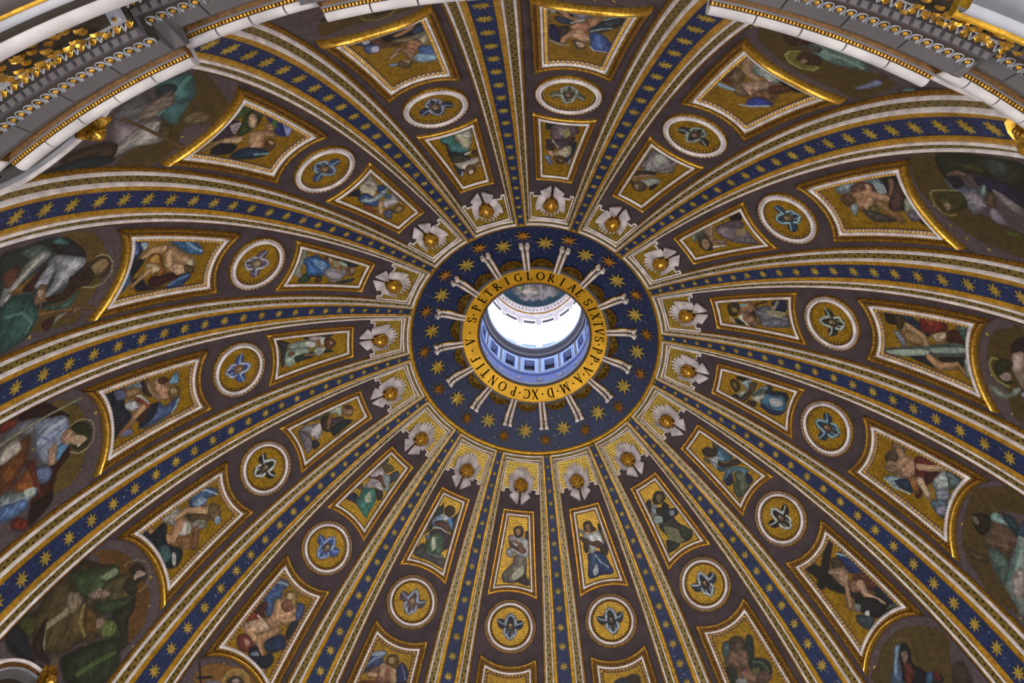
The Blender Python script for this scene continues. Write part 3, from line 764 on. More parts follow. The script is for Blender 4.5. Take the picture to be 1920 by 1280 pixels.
# ---------------------------------------------------------------- lantern seen through the oculus
LR = .47
le = empty('lantern', toworld(np.array([[0, 0, .25]]))[0]); tag(le, 'bright lantern drum with square and tall windows above the gold ring', 'lantern')
def lr(name, prof, mt, smooth=False): return revprof(name, prof, M[mt], cyl=True, closed=False, parent=le, mseg=128, smooth=smooth)
lr('starry_band', [(LR, .20), (LR, .405)], 'lantblue')
lr('white_ledge', [(LR, .405), (LR-.012, .410), (LR-.012, .425), (LR, .43)], 'winter')
lr('dark_cornice', [(LR, .735), (LR-.016, .75), (LR-.022, .775), (LR-.020, .80), (LR-.045, .82), (LR-.048, .85)], 'cool')
lr('white_cornice_edge', [(LR-.048, .85), (LR-.052, .865), (LR-.05, .885), (LR-.0, .90)], 'winter')
# pierced wall: sixteen piers with sixteen square windows below and sixteen tall windows above
for j in range(16):
    w = .105                       # half width of a window, radians
    def quadc(nm, a0, a1, z0, z1, r0, r1, mt, kk=j, n=4):
        A = np.linspace(a0, a1, n); V = [(r, a, z) for z in (z0, z1) for r in (r0, r1) for a in A]; V = np.array(V)
        i0 = np.arange(n); F = []
        for a in range(n-1):
            F += [(a, a+1, 2*n+a+1, 2*n+a), (n+a, 3*n+a, 3*n+a+1, n+a+1), (a, n+a, n+a+1, a+1), (2*n+a, 2*n+a+1, 3*n+a+1, 3*n+a)]
        F += [(0, 2*n, 3*n, n), (n-1, 2*n-1, 4*n-1, 3*n-1)]
        return mesh(nm, bakec(V, kk), F, M[mt], le)
    quadc('lower_pier', w, D-w, .43, .735, LR, LR+.05, 'winter')
    quadc('window_head', -w, w, .675, .735, LR, LR+.05, 'winter')
    quadc('window_sill', -w, w, .43, .455, LR, LR+.05, 'winter')
    quadc('window_recess', -w, w, .44, .69, LR+.05, LR+.06, 'cool')
    for a0, a1, z0, z1 in ((-w-.02, -w+.004, .445, .69), (w-.004, w+.02, .445, .69), (-w-.02, w+.02, .67, .69), (-w-.02, w+.02, .44, .457)):
        quadc('frame', a0, a1, z0, z1, LR-.008, LR, 'winter', n=2)
    quadc('dark_pilaster', D/2-.022, D/2-.006, .44, .72, LR-.006, LR, 'cool', n=2); quadc('dark_pilaster', D/2+.006, D/2+.022, .44, .72, LR-.006, LR, 'cool', n=2)
    V, F = star8(.035, .010, .0, .004, rot=.3); V = np.array(V)
    mesh('star', bakec(np.stack([LR-.003-V[:,2], V[:,0]/LR, .30+V[:,1]], 1), j+.5), F, M['white'], le)
    # tall bright windows with blue lattice at their foot, slim piers between
    quadc('tall_window', -.14, .14, .90, 1.66, LR+.03, LR+.035, 'daylight')
    quadc('upper_pier', .14, D-.14, .89, 1.78, LR, LR+.05, 'white')
    quadc('lattice_panel', -.135, .135, .90, 1.06, LR+.012, LR+.018, 'lantblue')
    for sg in (-1, 1):
        V = np.array([(-.13, 0), (-.115, 0), (.13, 1), (.115, 1)])*np.array([sg, 1])
        P = [(LR+.010, x, .91+.14*y) for x, y in V]; mesh('lattice_bar', bakec(np.array(P), j), [[0, 1, 2, 3]], M['winter'], le)
    quadc('tie_bar', -.12, .12, 1.60, 1.635, LR+.008, LR+.02, 'cool'); 
    quadc('window_head', -.14, .14, 1.66, 1.78, LR+.0, LR+.05, 'white')
lr('gilt_cornice', [(LR, 1.74), (LR-.012, 1.76), (LR-.014, 1.79), (LR-.022, 1.80), (LR-.024, 1.83), (LR-.04, 1.85), (LR-.045, 1.90), (LR-.02, 1.92)], 'white')
mb = MB()
for i in range(72):
    a = 2*PI*i/72; V, F = ball((0, 0, 0), (.010, .012, .012), 5, 3); V = np.array(V); mb.add(np.stack([LR-.030+V[:,2], a+V[:,0]/LR, 1.84+V[:,1]], 1), F)
o = mesh('gilt_bead_row', bakec(mb.verts()), mb.f, M['gold'], le); o['kind'] = 'stuff'
lr('gilt_line', [(LR-.015, 1.765), (LR-.02, 1.77), (LR-.022, 1.785)], 'gilt')
# little dome with a painted sky: a robed figure and rolling clouds on a dark ground
nr, na = 60, 160
tt = np.linspace(.02, 1, nr)[:,None]*np.ones(na); aa = np.ones((nr, 1))*np.linspace(0, 2*PI, na, endpoint=False)
rr_ = (LR-.015)*np.sin(tt*PI/2); zz = 1.92+.30*np.cos(tt*PI/2)
ca, sa_ = math.cos(TH0+10*D), math.sin(TH0+10*D)
X = rr_*np.cos(aa)*1000; Y = rr_*np.sin(aa)*1000
rad = np.hypot(X, Y); wv = wav(X, Y, 5, 45); w2 = wav(X, Y, 9, 18)
C = np.zeros(X.shape+(4,)); C[..., 3] = 1
cl = np.clip((395+40*wv-rad)/14+.5, 0, 1)[..., None]; base = hexc('2e4a58')*np.ones(X.shape+(3,))
lum = np.clip(.55+.5*w2+.35*wv, .15, 1.3)[..., None]
C[..., :3] = base*(1-cl)+cl*lum*(hexc('b8aaa8')*.8)
def Lp(x, y): return [ca*y-sa_*x, sa_*y+ca*x]
fig = [('p', 'c8b79a', [Lp(-90, 330), Lp(-20, 300), Lp(60, 320), Lp(90, 360), Lp(20, 372), Lp(-80, 366)]), ('l', 'b98f6c', [Lp(-30, 318)], (20, 20)), ('l', 'd8cfc4', [Lp(-50, 345), Lp(30, 350)], (16, 10)), ('p', '8c9a5c', [Lp(90, 300), Lp(150, 300), Lp(140, 330), Lp(100, 330)])]
C = paint(X, Y, [(a, b, np.array(c), *d) for a, b, c, *d in fig], C, ps=3)
mesh('painted_vault', toworld(np.stack([rr_*np.cos(aa), rr_*np.sin(aa), zz], -1).reshape(-1, 3)), grid_faces(nr, na, wrap_m=True), M['saint'], le, smooth=True, col=C.reshape(-1, 4))

# ---------------------------------------------------------------- drum wall and great cornice under the dome
tag(revprof('wall_drum', [(2.925, -3.26), (2.93, -3.62), (2.96, -4.0), (2.98, -4.3), (3.0, -7.2)], M['dull'], cyl=True, closed=False), kind='structure')
HW = .29
def sect(name, prof, mt, a0, a1, k, dr, parent, n=10, smooth=False):
    P = np.asarray(prof, float)+np.array([dr, 0]); A = np.linspace(a0, a1, n); m_ = len(P)
    V = np.stack([np.repeat(P[:,0], n), np.tile(A, m_), np.repeat(P[:,1], n)], 1)
    F = grid_faces(m_, n).tolist(); F += [[i*n for i in range(m_)], [i*n+n-1 for i in range(m_-1, -1, -1)]]
    return mesh(name, bakec(V, k), F, M[mt], parent, smooth=False)
def proto(name, V, F, mt):
    me = bpy.data.meshes.new(name); me.from_pydata([tuple(v) for v in np.array(V)*U], [], [list(f) for f in F]); me.update(); me.materials.append(M[mt]); return me
PEGG = proto('egg', *ball((0, 0, 0), (.0085, .0075, .0085), 8, 5), 'gold')
PSEGG = proto('small_egg', *ball((0, 0, 0), (.0065, .0055, .006), 7, 4), 'gold')
V, F = cup(.0115, .0045, .008, 9); PCUP = proto('egg_cup', [(x, y-.003, -z) for x, y, z in V], F, 'marble')
PDEN = proto('dentil', *box(-.0085, .0085, -.0085, .0085, -.006, .006), 'dull')
mb = MB()          # white leaf pairs and gilt tufts lie on the soffit: x along, y outward, z down
for x0, y0, x1, y1 in ((0, -.011, -.015, .010), (0, -.011, .004, .012), (.004, .012, .012, .008)): mb.add(*leaf((x0, y0), (x1, y1), .0062, .0, .006))
PLEAF = proto('leaf', [(x, y, -z) for x, y, z in mb.verts()], mb.f, 'marble')
mb = MB()
for i in range(5): a = math.radians(-56+28*i); mb.add(*leaf((0, -.010), (.013*math.sin(a), -.010+.021*math.cos(a)), .005, .0, .006))
PTUFT = proto('tuft', [(x, y, -z) for x, y, z in mb.verts()], mb.f, 'gilt')
def place(nm, me, r, psi, z, k, parent, tilt=0.):
    o = bpy.data.objects.new(nm, me); COL.objects.link(o); o.parent = parent
    o.location = Vector(bakec([(r, psi, z)], k)[0])-Vector(parent.location); th = TH0+k*D+psi
    o.rotation_euler = (tilt, 0, th-PI/2)
    if tilt: o.scale = (1, 1.25, 1)
    return o
CW = [(2.737, -3.700)]+[(2.732-.023*math.sin(a), -3.684-.030*math.cos(a)) for a in np.linspace(-.1, 2.6, 10)]+[ (2.90, -3.640), (2.92, -3.70)]
CG = [(2.94, -3.715), (2.746, -3.715), (2.743, -3.705), (2.735, -3.702), (2.733, -3.690), (2.94, -3.690)]
CF = [(2.752, -3.722), (2.746, -3.722), (2.746, -3.712), (2.94, -3.712), (2.94, -3.752), (2.764, -3.752)]
CO = [(2.764, -3.752), (2.764, -3.80), (2.795, -3.845), (2.94, -3.86), (2.94, -3.752)]
CD = [(2.795, -3.845), (2.800, -3.87), (2.812, -3.905), (2.94, -3.91), (2.94, -3.84)]
CE = [(2.814, -3.895), (2.816, -3.93), (2.834, -3.938), (2.94, -3.94), (2.94, -3.89)]
CL = [(2.834, -3.93), (2.838, -3.96), (2.852, -3.972), (2.94, -3.98), (2.94, -3.93)]
CX = [(2.852, -3.965), (2.858, -4.0), (2.872, -4.01), (2.94, -4.05), (2.94, -3.96)]
near = [15.5, 0, .5, 1, 1.5, 2, 2.5, 3, 3.5, 4, 4.5]
for i2 in range(32):
    k = i2/2; ress = i2 % 2 == 1; dr = 0 if ress else .045; a = (.31 if ress else .19)*D
    e = empty('trim_%d' % (i2+2), bakec([(2.85, 0, -3.9)], k)[0]); e['kind'] = 'structure'
    vis = k in near
    nst = (5 if ress else 4) if vis else 1
    for q in range(nst):
        g = .0009; sect('cornice_stone', CW, 'cornice', -a+2*a*q/nst+g, -a+2*a*(q+1)/nst-g, k, dr, e, 4)
    for q in range(nst-1 if vis else 1):
        n2 = nst-1 if vis else 1
        sect('soffit_stone', CO, 'soffit', -a-.0+2*a*q/n2+g, -a+2*a*(q+1)/n2-g, k, dr, e, 4)
    sect('bead_ground', CG, 'brown', -a, a, k, dr, e); sect('gilt_fascia', CF, 'olive' if 0 else 'brown', -a, a, k, dr, e)
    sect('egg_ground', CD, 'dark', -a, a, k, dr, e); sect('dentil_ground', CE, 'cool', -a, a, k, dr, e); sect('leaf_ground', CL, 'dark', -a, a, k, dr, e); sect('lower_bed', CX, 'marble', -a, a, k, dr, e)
    sect('white_fillet', [(2.753, -3.720), (2.747, -3.727), (2.746, -3.715), (2.752, -3.712)], 'marble', -a, a, k, dr, e)
    if ress:
        for sg in (-1, 1):
            lo, hi = sorted((sg*a, sg*(a+.0125)))
            sect('soffit_return', [(2.766, -3.752), (2.766, -3.79), (2.842, -3.852), (2.94, -3.862), (2.94, -3.752)], 'soffit', lo, hi, k, 0, e, 3)
    if vis:
        n = int(2*a*2.74/.0105); mb = MB()
        for q in range(n):
            psi = -a+2*a*(q+.5)/n; V, F = box(-.0029, .0029, -.0038, .0038, -.004, .004); V = np.array(V); mb.add(np.stack([2.741+dr+V[:,1], psi+V[:,0]/2.74, -3.7145+V[:,2]], 1), F)
        o = mesh('bead_row', bakec(mb.verts(), k), mb.f, M['gold'], e); o['kind'] = 'stuff'
        for nm, me, r, z, stp in (('egg', PEGG, 2.801, -3.876, .0305), ('egg_cup', PCUP, 2.803, -3.878, .0305), ('dentil', PDEN, 2.824, -3.938, .0275), ('leaf', PLEAF, 2.845, -3.972, .0345), ('tuft', PTUFT, 2.846, -3.973, .0345), ('small_egg', PSEGG, 2.864, -4.010, .024)):
            n = int(2*a*2.8/stp)
            for q in range(n):
                psi = -a+2*a*(q+(.5 if nm != 'tuft' else 1.))/n; place(nm, me, r+dr, psi, z, k, e, -.95 if nm[:3] == 'egg' else 0.)
# gilt capitals under the projecting blocks, and the big white window pediments beneath
rr = random.Random(11)
for k, lab in ((.5, 'gilded leafy capital under the cornice at the upper left corner'), (2.5, 'gilded leafy capital under the cornice at the upper right corner'), (1.5, 'gilded leafy capital out of sight above the top edge'), (3.5, 'gilded leafy capital beyond the right edge'), (15.5, 'gilded leafy capital beyond the left edge')):
    e = empty('gilded_capital', bakec([(2.9, 0, -4.3)], k)[0]); tag(e, lab, 'capital')
    for sg in (-1, 1):
        a0 = sg*.062
        V = [(r, a0+x, z) for z, x_, rr0 in ((-4.02, .052, 2.855), (-4.05, .050, 2.86), (-4.30, .040, 2.90)) for r, x in ((rr0, -x_), (rr0, x_), (2.97, x_), (2.97, -x_))]
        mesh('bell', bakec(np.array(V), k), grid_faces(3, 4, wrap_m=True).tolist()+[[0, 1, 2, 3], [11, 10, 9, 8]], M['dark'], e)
        for tier, (z, rb, nn, hh) in enumerate(((-4.045, 2.848, 12, .070), (-4.09, 2.856, 11, .080), (-4.15, 2.864, 11, .085), (-4.22, 2.872, 10, .09))):
            for i in range(nn):
                px = a0-.052+.104*(i+.5)/nn+rr.uniform(-.002, .002); mb = MB()
                for q in range(5):
                    b = math.radians(-50+25*q); V, F = leaf((0, 0), (.014*math.sin(b), hh*.55*math.cos(b)), .007, .0, .014)
                    mb.add(V, F)
                V = mb.verts(); curl = np.clip(V[:,1]/hh, 0, 1)**2*.022
                ro = rr.uniform(-.6, .6); jz = rr.uniform(-.018, .012); jr = rr.uniform(-.012, .010); cr, sr = math.cos(ro), math.sin(ro)
                W = np.stack([rb+jr-V[:,2]-curl, px+(V[:,0]*cr-V[:,1]*sr*.5)/2.87, z-.03+jz+V[:,1]*cr+V[:,0]*sr], 1)
                mesh('acanthus_leaf', bakec(W, k), mb.f, M['gilt' if (i+tier) % 3 else 'gold'], e)
def arcpiece(name, prof, mt, a0, a1, k, parent, rise=None, n=24):
    P = np.asarray(prof, float); A = np.linspace(a0, a1, n); V = []
    for (r, z) in P:
        for a in A: V.append((r, a, z+(rise(a) if rise else 0)))
    F = grid_faces(len(P), n, wrap_n=True)
    return mesh(name, bakec(np.array(V), k), F, M[mt], parent, smooth=False)
for k, lab in ((0, 'white window pediment mouldings at the top left corner'), (1, 'white window pediment beyond the top edge'), (2, 'second white window pediment beyond the top edge'), (3, 'white window pediment mouldings at the top right corner'), (4, 'white window pediment beyond the right edge')):
    e = empty('window_pediment', bakec([(2.9, 0, -4.45)], k)[0]); tag(e, lab, 'pediment')
    lo, hi = {0: (-.17, .12), 1: (-.21, .17), 2: (-.17, .10), 3: (-.178, .17), 4: (-.17, .17)}[k]
    if k == 3:
        arcpiece('gilt_band', [(2.836, -4.25), (2.833, -4.27), (2.842, -4.28), (2.95, -4.28), (2.95, -4.24)], 'goldstrip', lo, hi, k, e)
        arcpiece('corona_roll', [(2.858-.016*math.sin(a), -4.305+.026*math.cos(a)) for a in np.linspace(.1, 3.1, 9)]+[(2.95, -4.33), (2.95, -4.28)], 'marble', lo, hi, k, e)
        arcpiece('plain_fascia', [(2.862, -4.33), (2.93, -4.42), (2.95, -4.42), (2.95, -4.32)], 'marble', lo, hi, k, e)
        continue
    arcpiece('corona_roll', [(2.876-.028*math.sin(a), -4.315+.048*math.cos(a)) for a in np.linspace(.3, 3.1, 10)]+[(2.95, -4.36), (2.95, -4.26)], 'cornice', lo, hi, k, e)
    arcpiece('upper_fillet', [(2.868, -4.38), (2.885, -4.37), (2.95, -4.37), (2.95, -4.45), (2.888, -4.45)], 'dark', lo, hi, k, e)
    arcpiece('lower_roll', [(2.880, -4.41), (2.876, -4.43), (2.884, -4.45), (2.95, -4.46), (2.95, -4.40)], 'marble', lo, hi, k, e)
    arcpiece('gilt_band', [(2.888, -4.46), (2.888, -4.48), (2.95, -4.49), (2.95, -4.45)], 'goldstrip', lo, hi, k, e)
    arcpiece('plain_fascia', [(2.893, -4.48), (2.905, -4.62), (2.95, -4.62), (2.95, -4.48)], 'dull', lo, hi, k, e)

# ---------------------------------------------------------------- arched frames with gilt heads at the foot of each bay
LUN = {0: 'at the far left edge under the cornice', 13: 'at the lower left corner of the picture', 4: 'at the right edge in the upper right bay'}
for k in range(16):
    e = empty('arched_frame', bake([[5.6, 0, .03]], k)[0])
    tag(e, 'white arched frame %s' % LUN[k] if k in LUN else 'white arched lunette frame at the foot of '+POS[k], 'arched frame', 'arched frames at the foot of the dome')
    def arch(nm, prof, mt, n=40, smooth=False):
        P = np.asarray(prof, float); V = []; A = np.linspace(-PI/2, PI/2, n)
        for q, h in P:
            for a in A: V.append((q*math.sin(a), -q*math.cos(a), h))
        o = mesh(nm, bakel(np.array(V)*np.array([.9, .9, .7]), k, 5.655), grid_faces(len(P), n), M[mt], e, smooth=smooth); return o
    arch('outer_moulding', [(.400, 0), (.398, .07), (.390, .085), (.380, .08), (.376, .06)], 'white')
    arch('brown_band', [(.376, .06), (.350, .055)], 'brown')
    arch('inner_fillet', [(.350, .05), (.348, .075), (.338, .075), (.335, .05)], 'marble')
    arch('grey_reveal', [(.335, .055), (.300, .045), (.295, .05), (.285, .05), (.283, .02)], 'dull')
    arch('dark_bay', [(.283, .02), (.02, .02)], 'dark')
    lab = {0: 'gilded winged head on top of the arched frame at the far left', 13: 'gilded winged head at the lower left corner', 4: 'gilded winged head at the right edge under the cornice'}.get(k, 'gilded winged head topping the arched frame of '+POS[k])
    cherub_head(k, lab, s0=5.33, sc=.62, gold_wings=True, h0=.045, cat='winged head', group='gilded heads on the arched frames', name='arch_cherub')
for k in range(16):
    e = empty('gilded_crest', bake([[5.70, 0, .04]], k+.5)[0])
    tag(e, 'gilded crest '+between(k), 'crest', 'gilded crests at the rib feet')
    mb = MB(); V, F = ball((0, 0, .07), (.060, .075, .035), 12, 8); mb.add(V, F); mesh('shield', bakel(mb.verts(), k+.5, 5.72), mb.f, M['gold'], e, smooth=True)
    for sg in (-1, 1):
        mb = MB()
        for i in range(14):
            a = i/13*1.9*PI; q = .040-.022*i/13; mb.add(*ball((sg*(.075+q*math.cos(a)), -.050+q*math.sin(a), .085), (.014, .014, .014), 6, 4))
        mesh('scroll', bakel(mb.verts(), k+.5, 5.72), mb.f, M['gold'], e, smooth=True)
        mb = MB()
        for i in range(6): mb.add(*leaf((sg*.04, .02-.02*i), (sg*(.12+.01*(i % 2)), .05-.035*i), .024, .06, .10))
        mesh('leaf_spray', bakel(mb.verts(), k+.5, 5.72), mb.f, M['gilt'], e)
    mb = MB(); mb.add(*ball((0, -.105, .085), (.032, .040, .030), 10, 6)); mb.add(*ball((0, -.15, .085), (.012, .012, .012), 6, 4))
    mesh('crown', bakel(mb.verts(), k+.5, 5.72), mb.f, M['gilt'], e, smooth=True)
# ---------------------------------------------------------------- the sixteen bays
SMP = {}; LGP = {}; MDP = {}; SAP = {}; SMLAB = {}; LGLAB = {}; MDLAB = {}; SALAB = {}
# picture shapes: (kind, colour, flat x y list in thousandths of a unit[, width])
SAP[15] = [('g','5a4818',[321,574,328,436,289,329,227,247,124,179,28,156,-85,162,-188,208,-287,259,-289,406,-271,553,-177,644,209,634]),
 ('p','2c3c3c',[273,935,300,813,316,670,307,539,254,442,173,340,69,305,-40,310,-122,373,-124,516,-126,795]),
 ('p','2c5450',[-29,821,-8,691,-45,610,-158,536,-222,542,-285,593,-309,673,-317,755]),
 ('f','5c8a80',[-114,757,-121,658,-201,568,-257,598],9.7),
 ('p','50625c',[283,818,301,718,279,652,211,586,180,622,207,703]),
 ('p','8c9090',[249,638,203,583,128,670,58,741,-34,806,13,834,96,822,184,734,246,678]),
 ('f','c4c4bc',[217,637,106,731,-2,789],11.4),
 ('p','5c3828',[162,874,196,820,163,753,82,776,68,812]),
 ('p','7c5a1c',[32,780,99,659,119,639,56,643,9,703]),
 ('p','3c1c18',[84,653,147,594,161,543,99,504,33,607,-2,623,21,700]),
 ('p','a0a4b0',[150,581,194,543,174,449,157,399,137,332,90,306,52,357,3,383,-75,502,-49,524,4,498,99,504]),
 ('f','c8ccd4',[134,389,73,423,-8,452],11.8),
 ('p','9498a8',[47,612,107,592,169,547,113,510,12,529,-9,551,15,615]),
 ('p','24282c',[283,612,306,567,257,458,174,348,152,338,195,515,237,583]),
 ('p','3c6a68',[290,615,314,571,256,486,261,546]),
 ('p','3a2414',[-71,517,-70,417,-26,373,-81,312,-114,375,-104,493]),
 ('p','3c6058',[-124,516,-143,396,-96,307,-75,277,-139,302,-184,342,-150,495]),
 ('p','8c6850',[-25,588,26,584,7,535,-71,517,-102,501,-93,532,-141,526,-101,551,-108,570,-62,594]),
 ('g','c0a890',[-13,585,-16,549,-43,547,-58,564]),
 ('p','32241c',[18,388,37,352,57,315,66,289,-39,252,-59,289,-74,343]),
 ('p','4c3c28',[92,314,102,259,119,237,119,192,82,139,22,124,-23,153,-21,198,-27,241,-21,273]),
 ('g','8c7450',[78,242,101,214,101,170,60,138,15,166,16,211,51,247]),
 ('p','2c241c',[66,289,43,244,-5,211,-57,231,-49,271]),
 ('f','a8a070',[-64,266,-82,193,-64,124,-5,91,70,108,121,163,138,222,128,248],5.2),
 ('l','7c5830',[-165,534,-191,340,-192,281],8.5),
 ('l','6c5c30',[-203,234,-224,154],4.5),
 ('p','6c5038',[-244,371,-243,269,-197,228,-177,255,-181,298,-219,311]),
 ('p','9c9c98',[-285,421,-222,406,-202,352,-218,341,-250,399]),
 ('p','3c1c18',[-234,504,-210,423,-270,424,-285,464])]
SALAB[15] = 'mosaic saint in white sleeves and teal mantle in '
SAP[14] = [('g','5c4a18',[305,381,268,276,198,203,95,157,-23,157,-112,189,-213,252,-259,329,-256,408,-236,465,53,464]),
 ('p','2c1010',[341,601,350,513,305,395,234,323,164,267,225,445,294,588]),
 ('p','64220c',[344,731,352,673,329,623,300,624,295,690,306,733]),
 ('p','3c140c',[-76,488,-81,380,-44,287,13,285,-91,335,-133,392,-193,438,-273,476,-301,548,-282,621,-160,586]),
 ('p','6c6c78',[253,723,285,647,301,602,268,487,231,429,172,449,200,566,245,636,231,696]),
 ('p','8490ac',[255,502,216,385,185,296,122,271,48,296,-9,351,-60,392,-54,452,30,499,149,512]),
 ('f','b4c0d8',[158,299,150,421,108,487],13.1),
 ('f','4c6898',[147,482,82,414,110,303],7.0),
 ('p','4c80a8',[19,377,15,316,3,279,-54,297,-75,364,-60,392]),
 ('p','2c1410',[-86,397,-13,290,-71,292,-109,355]),
 ('p','58688c',[-44,543,-44,481,-96,430,-151,459,-152,506,-131,540,-88,552]),
 ('p','a88870',[24,438,42,405,50,380,16,370,-33,387,-78,411,-58,446]),
 ('p','6c3c14',[124,753,163,659,186,553,156,549,73,575,13,638,-40,709,-46,786]),
 ('p','b0a8a0',[173,746,208,654,174,606,127,619,112,711,117,754]),
 ('p','8c4c14',[-36,648,-11,597,2,549,-123,553,-144,612,-67,700]),
 ('p','6c301c',[39,588,-6,535,-159,531,-202,542,-136,556]),
 ('p','7c8c94',[-58,789,-118,652,-142,558,-183,561,-196,642,-216,740,-193,825]),
 ('g','a8b8b4',[-121,637,-134,571,-173,566,-168,619]),
 ('p','4c70a4',[-117,804,-145,720,-172,635,-220,649,-219,757,-193,825]),
 ('p','6c200c',[-239,748,-254,706,-302,667,-334,694,-280,761]),
 ('p','1c1008',[-222,603,-227,526,-236,465,-290,497,-330,637,-312,663]),
 ('p','a08064',[64,340,95,274,38,235,-8,273,2,318]),
 ('p','2c3018',[91,267,100,227,78,167,11,136,-45,145,-87,192,-78,238,-35,277,-23,244,-5,194,38,235]),
 ('g','b09478',[13,270,17,222,-12,179,-40,168,-48,225,-18,267]),
 ('f','a8a078',[98,266,111,218,99,165,59,114,1,102,-70,125,-102,179,-102,235,-68,284,-58,289],4.4),
 ('l','8c8c70',[230,739,243,518,244,178],6.1),
 ('l','d0c8b8',[-51,233,-48,217],5.8)]
SALAB[14] = 'mosaic saint in blue and orange with staff in '
SAP[13] = [('g','5c3c10',[320,339,252,229,181,176,98,149,-32,155,-143,155,-236,235,-292,330,-298,416,-284,465,-130,342,132,337]),
 ('p','38321c',[351,538,343,435,252,358,161,262,123,248,208,384,292,517]),
 ('p','3a4c2c',[335,547,293,462,209,346,150,250,100,252,61,287,71,413,88,496,180,548,254,548]),
 ('g','7c8c68',[164,373,144,273,105,268,115,347]),
 ('p','4c4428',[115,347,46,201,-16,203,-99,241,-108,326,-41,452,25,520,78,503]),
 ('p','34462c',[67,491,12,415,-65,295,-99,260,-108,346,-51,459,14,508]),
 ('p','4c4020',[365,707,355,607,324,553,238,548,121,548,57,517,-17,512,-115,565,-26,728,-10,810,73,897,71,935,169,919,249,918,328,903,324,783]),
 ('f','a09478',[190,560,167,684,204,841,104,919],16.7),
 ('f','8c7c40',[111,555,61,627,-31,656],11.1),
 ('p','7c6c58',[249,614,201,553,143,553,123,603,145,662]),
 ('p','5c4414',[100,544,-6,523,-89,565,-11,641]),
 ('p','3c3c18',[356,964,358,885,275,848,228,914,270,948]),
 ('p','2a1c10',[242,780,217,886,171,953,97,952,29,911,127,894]),
 ('p','8c7468',[142,498,131,449,104,410,44,374,33,400,83,480,115,506]),
 ('p','94806c',[131,449,109,407,104,429]),
 ('p','283c24',[-89,565,-163,545,-229,499,-197,423,-151,358,-118,373,-105,441,-60,505]),
 ('p','5c6834',[-38,527,-82,482,-137,446,-177,496,-152,556,-99,572]),
 ('p','8c7060',[-36,564,-17,531,-50,497,-80,520,-68,568]),
 ('p','2c2c1c',[-73,437,-97,338,-104,255,-163,308,-193,390,-284,465,-280,522,-189,467]),
 ('p','26301c',[-16,852,-55,750,-127,614,-224,505,-288,549,-354,627,-352,727,-161,894,-73,879]),
 ('f','48602c',[-266,570,-214,685,-169,824],14.0),
 ('p','5c4c3c',[32,890,9,852,-29,872,-40,909,2,932]),
 ('p','1c2028',[374,1031,356,964,260,946,182,963,105,983,188,1031,288,1068]),
 ('p','2c2818',[11,281,23,216,-43,202,-93,237,-65,286]),
 ('p','30261a',[68,196,64,151,31,114,-31,116,-65,139,-49,177,-49,206,1,192]),
 ('g','a08c80',[7,188,13,145,-14,124,-42,123,-21,177,-21,197]),
 ('f','8c8050',[107,210,108,172,76,115,27,78,-30,76,-78,104,-104,156,-99,221],4.4)]
SALAB[13] = 'mosaic bearded saint in a dull green robe in '
SAP[16] = [('g','4c3c14',[320,601,307,437,235,238,134,51,16,52,-18,221,-223,161,-337,283,-346,488,-46,418]),
 ('p','5c5c60',[-3,809,105,826,156,780,66,594,-58,568,-85,646,-62,747]),
 ('p','8c7c88',[-39,771,-59,594,-4,517,-154,526,-228,563]),
 ('p','3c6c70',[210,738,277,715,308,585,197,412,108,363,-34,319,24,493,118,599]),
 ('f','5c9494',[281,578,125,525,24,493],18.0),
 ('p','1c3038',[186,708,230,654,201,561,120,574]),
 ('p','7c6c64',[13,643,169,605,175,557,105,473,50,494,-31,542]),
 ('p','a09c9c',[-156,577,-56,543,-25,467,-91,358,-162,302,-213,471,-275,547,-228,614,-180,580]),
 ('f','c8c4c0',[-48,443,-174,428],17.7),
 ('p','4c4020',[-69,394,-25,356,-107,272,-139,324]),
 ('l','5c4828',[-26,719,-177,118],9.9),
 ('p','3c2c20',[-257,911,-181,632,-275,547,-342,669,-357,780]),
 ('p','18282c',[-372,1005,-271,728,-299,527,-381,762]),
 ('p','6c5c40',[-3,295,82,275,79,153,28,125,-14,197])]
SALAB[16] = 'mosaic saint with teal mantle and pole in '
SAP[1] = [('g','4c3c14',[-197,351,-16,312,145,298,281,232,223,172,46,145,-120,176,-255,201]),
 ('p','2c2418',[5,272,56,292,98,287,130,242,80,183,27,197]),
 ('f','8c8048',[-40,247,-34,187,20,135,81,148,132,206,143,248],5.2),
 ('p','2c1014',[-187,376,-115,355,-58,304,-138,290])]
SALAB[1] = 'faint mosaic halo just under the cornice in '
SAP[3] = [('g','4c3c14',[-331,436,-220,428,-64,381,69,487,209,582,295,607,327,263,217,193,25,118,-223,206]),
 ('p','3c2418',[-234,437,-184,466,-63,515,-84,416,-136,336]),
 ('p','5c7c78',[-88,406,-63,515,18,572,88,614,175,556,139,471,69,390,-1,373]),
 ('f','8ca8a0',[-31,424,59,504,141,532],15.5),
 ('p','44443c',[-118,375,-43,480,-21,407,-64,381]),
 ('g','6c6428',[-100,223,-89,284,-66,296,-32,217,23,228,30,285,65,270,61,199,6,151,-46,151]),
 ('p','382818',[-51,252,-45,346,3,383,46,327,40,269,5,224]),
 ('g','8c7464',[-23,237,-15,276,4,261,1,222]),
 ('f','a0a060',[-71,323,-98,264,-91,205,-41,161,20,162,63,213,60,278],6.5),
 ('p','7c88b0',[254,309,245,438,237,555,276,508,277,393]),
 ('l','4c2c1c',[243,547,226,601],12.6),
 ('p','2c3030',[331,587,345,817,398,959,412,732]),
 ('p','5c807c',[333,599,334,696,366,654])]
SALAB[3] = 'mosaic saint in pale teal with a blade in '
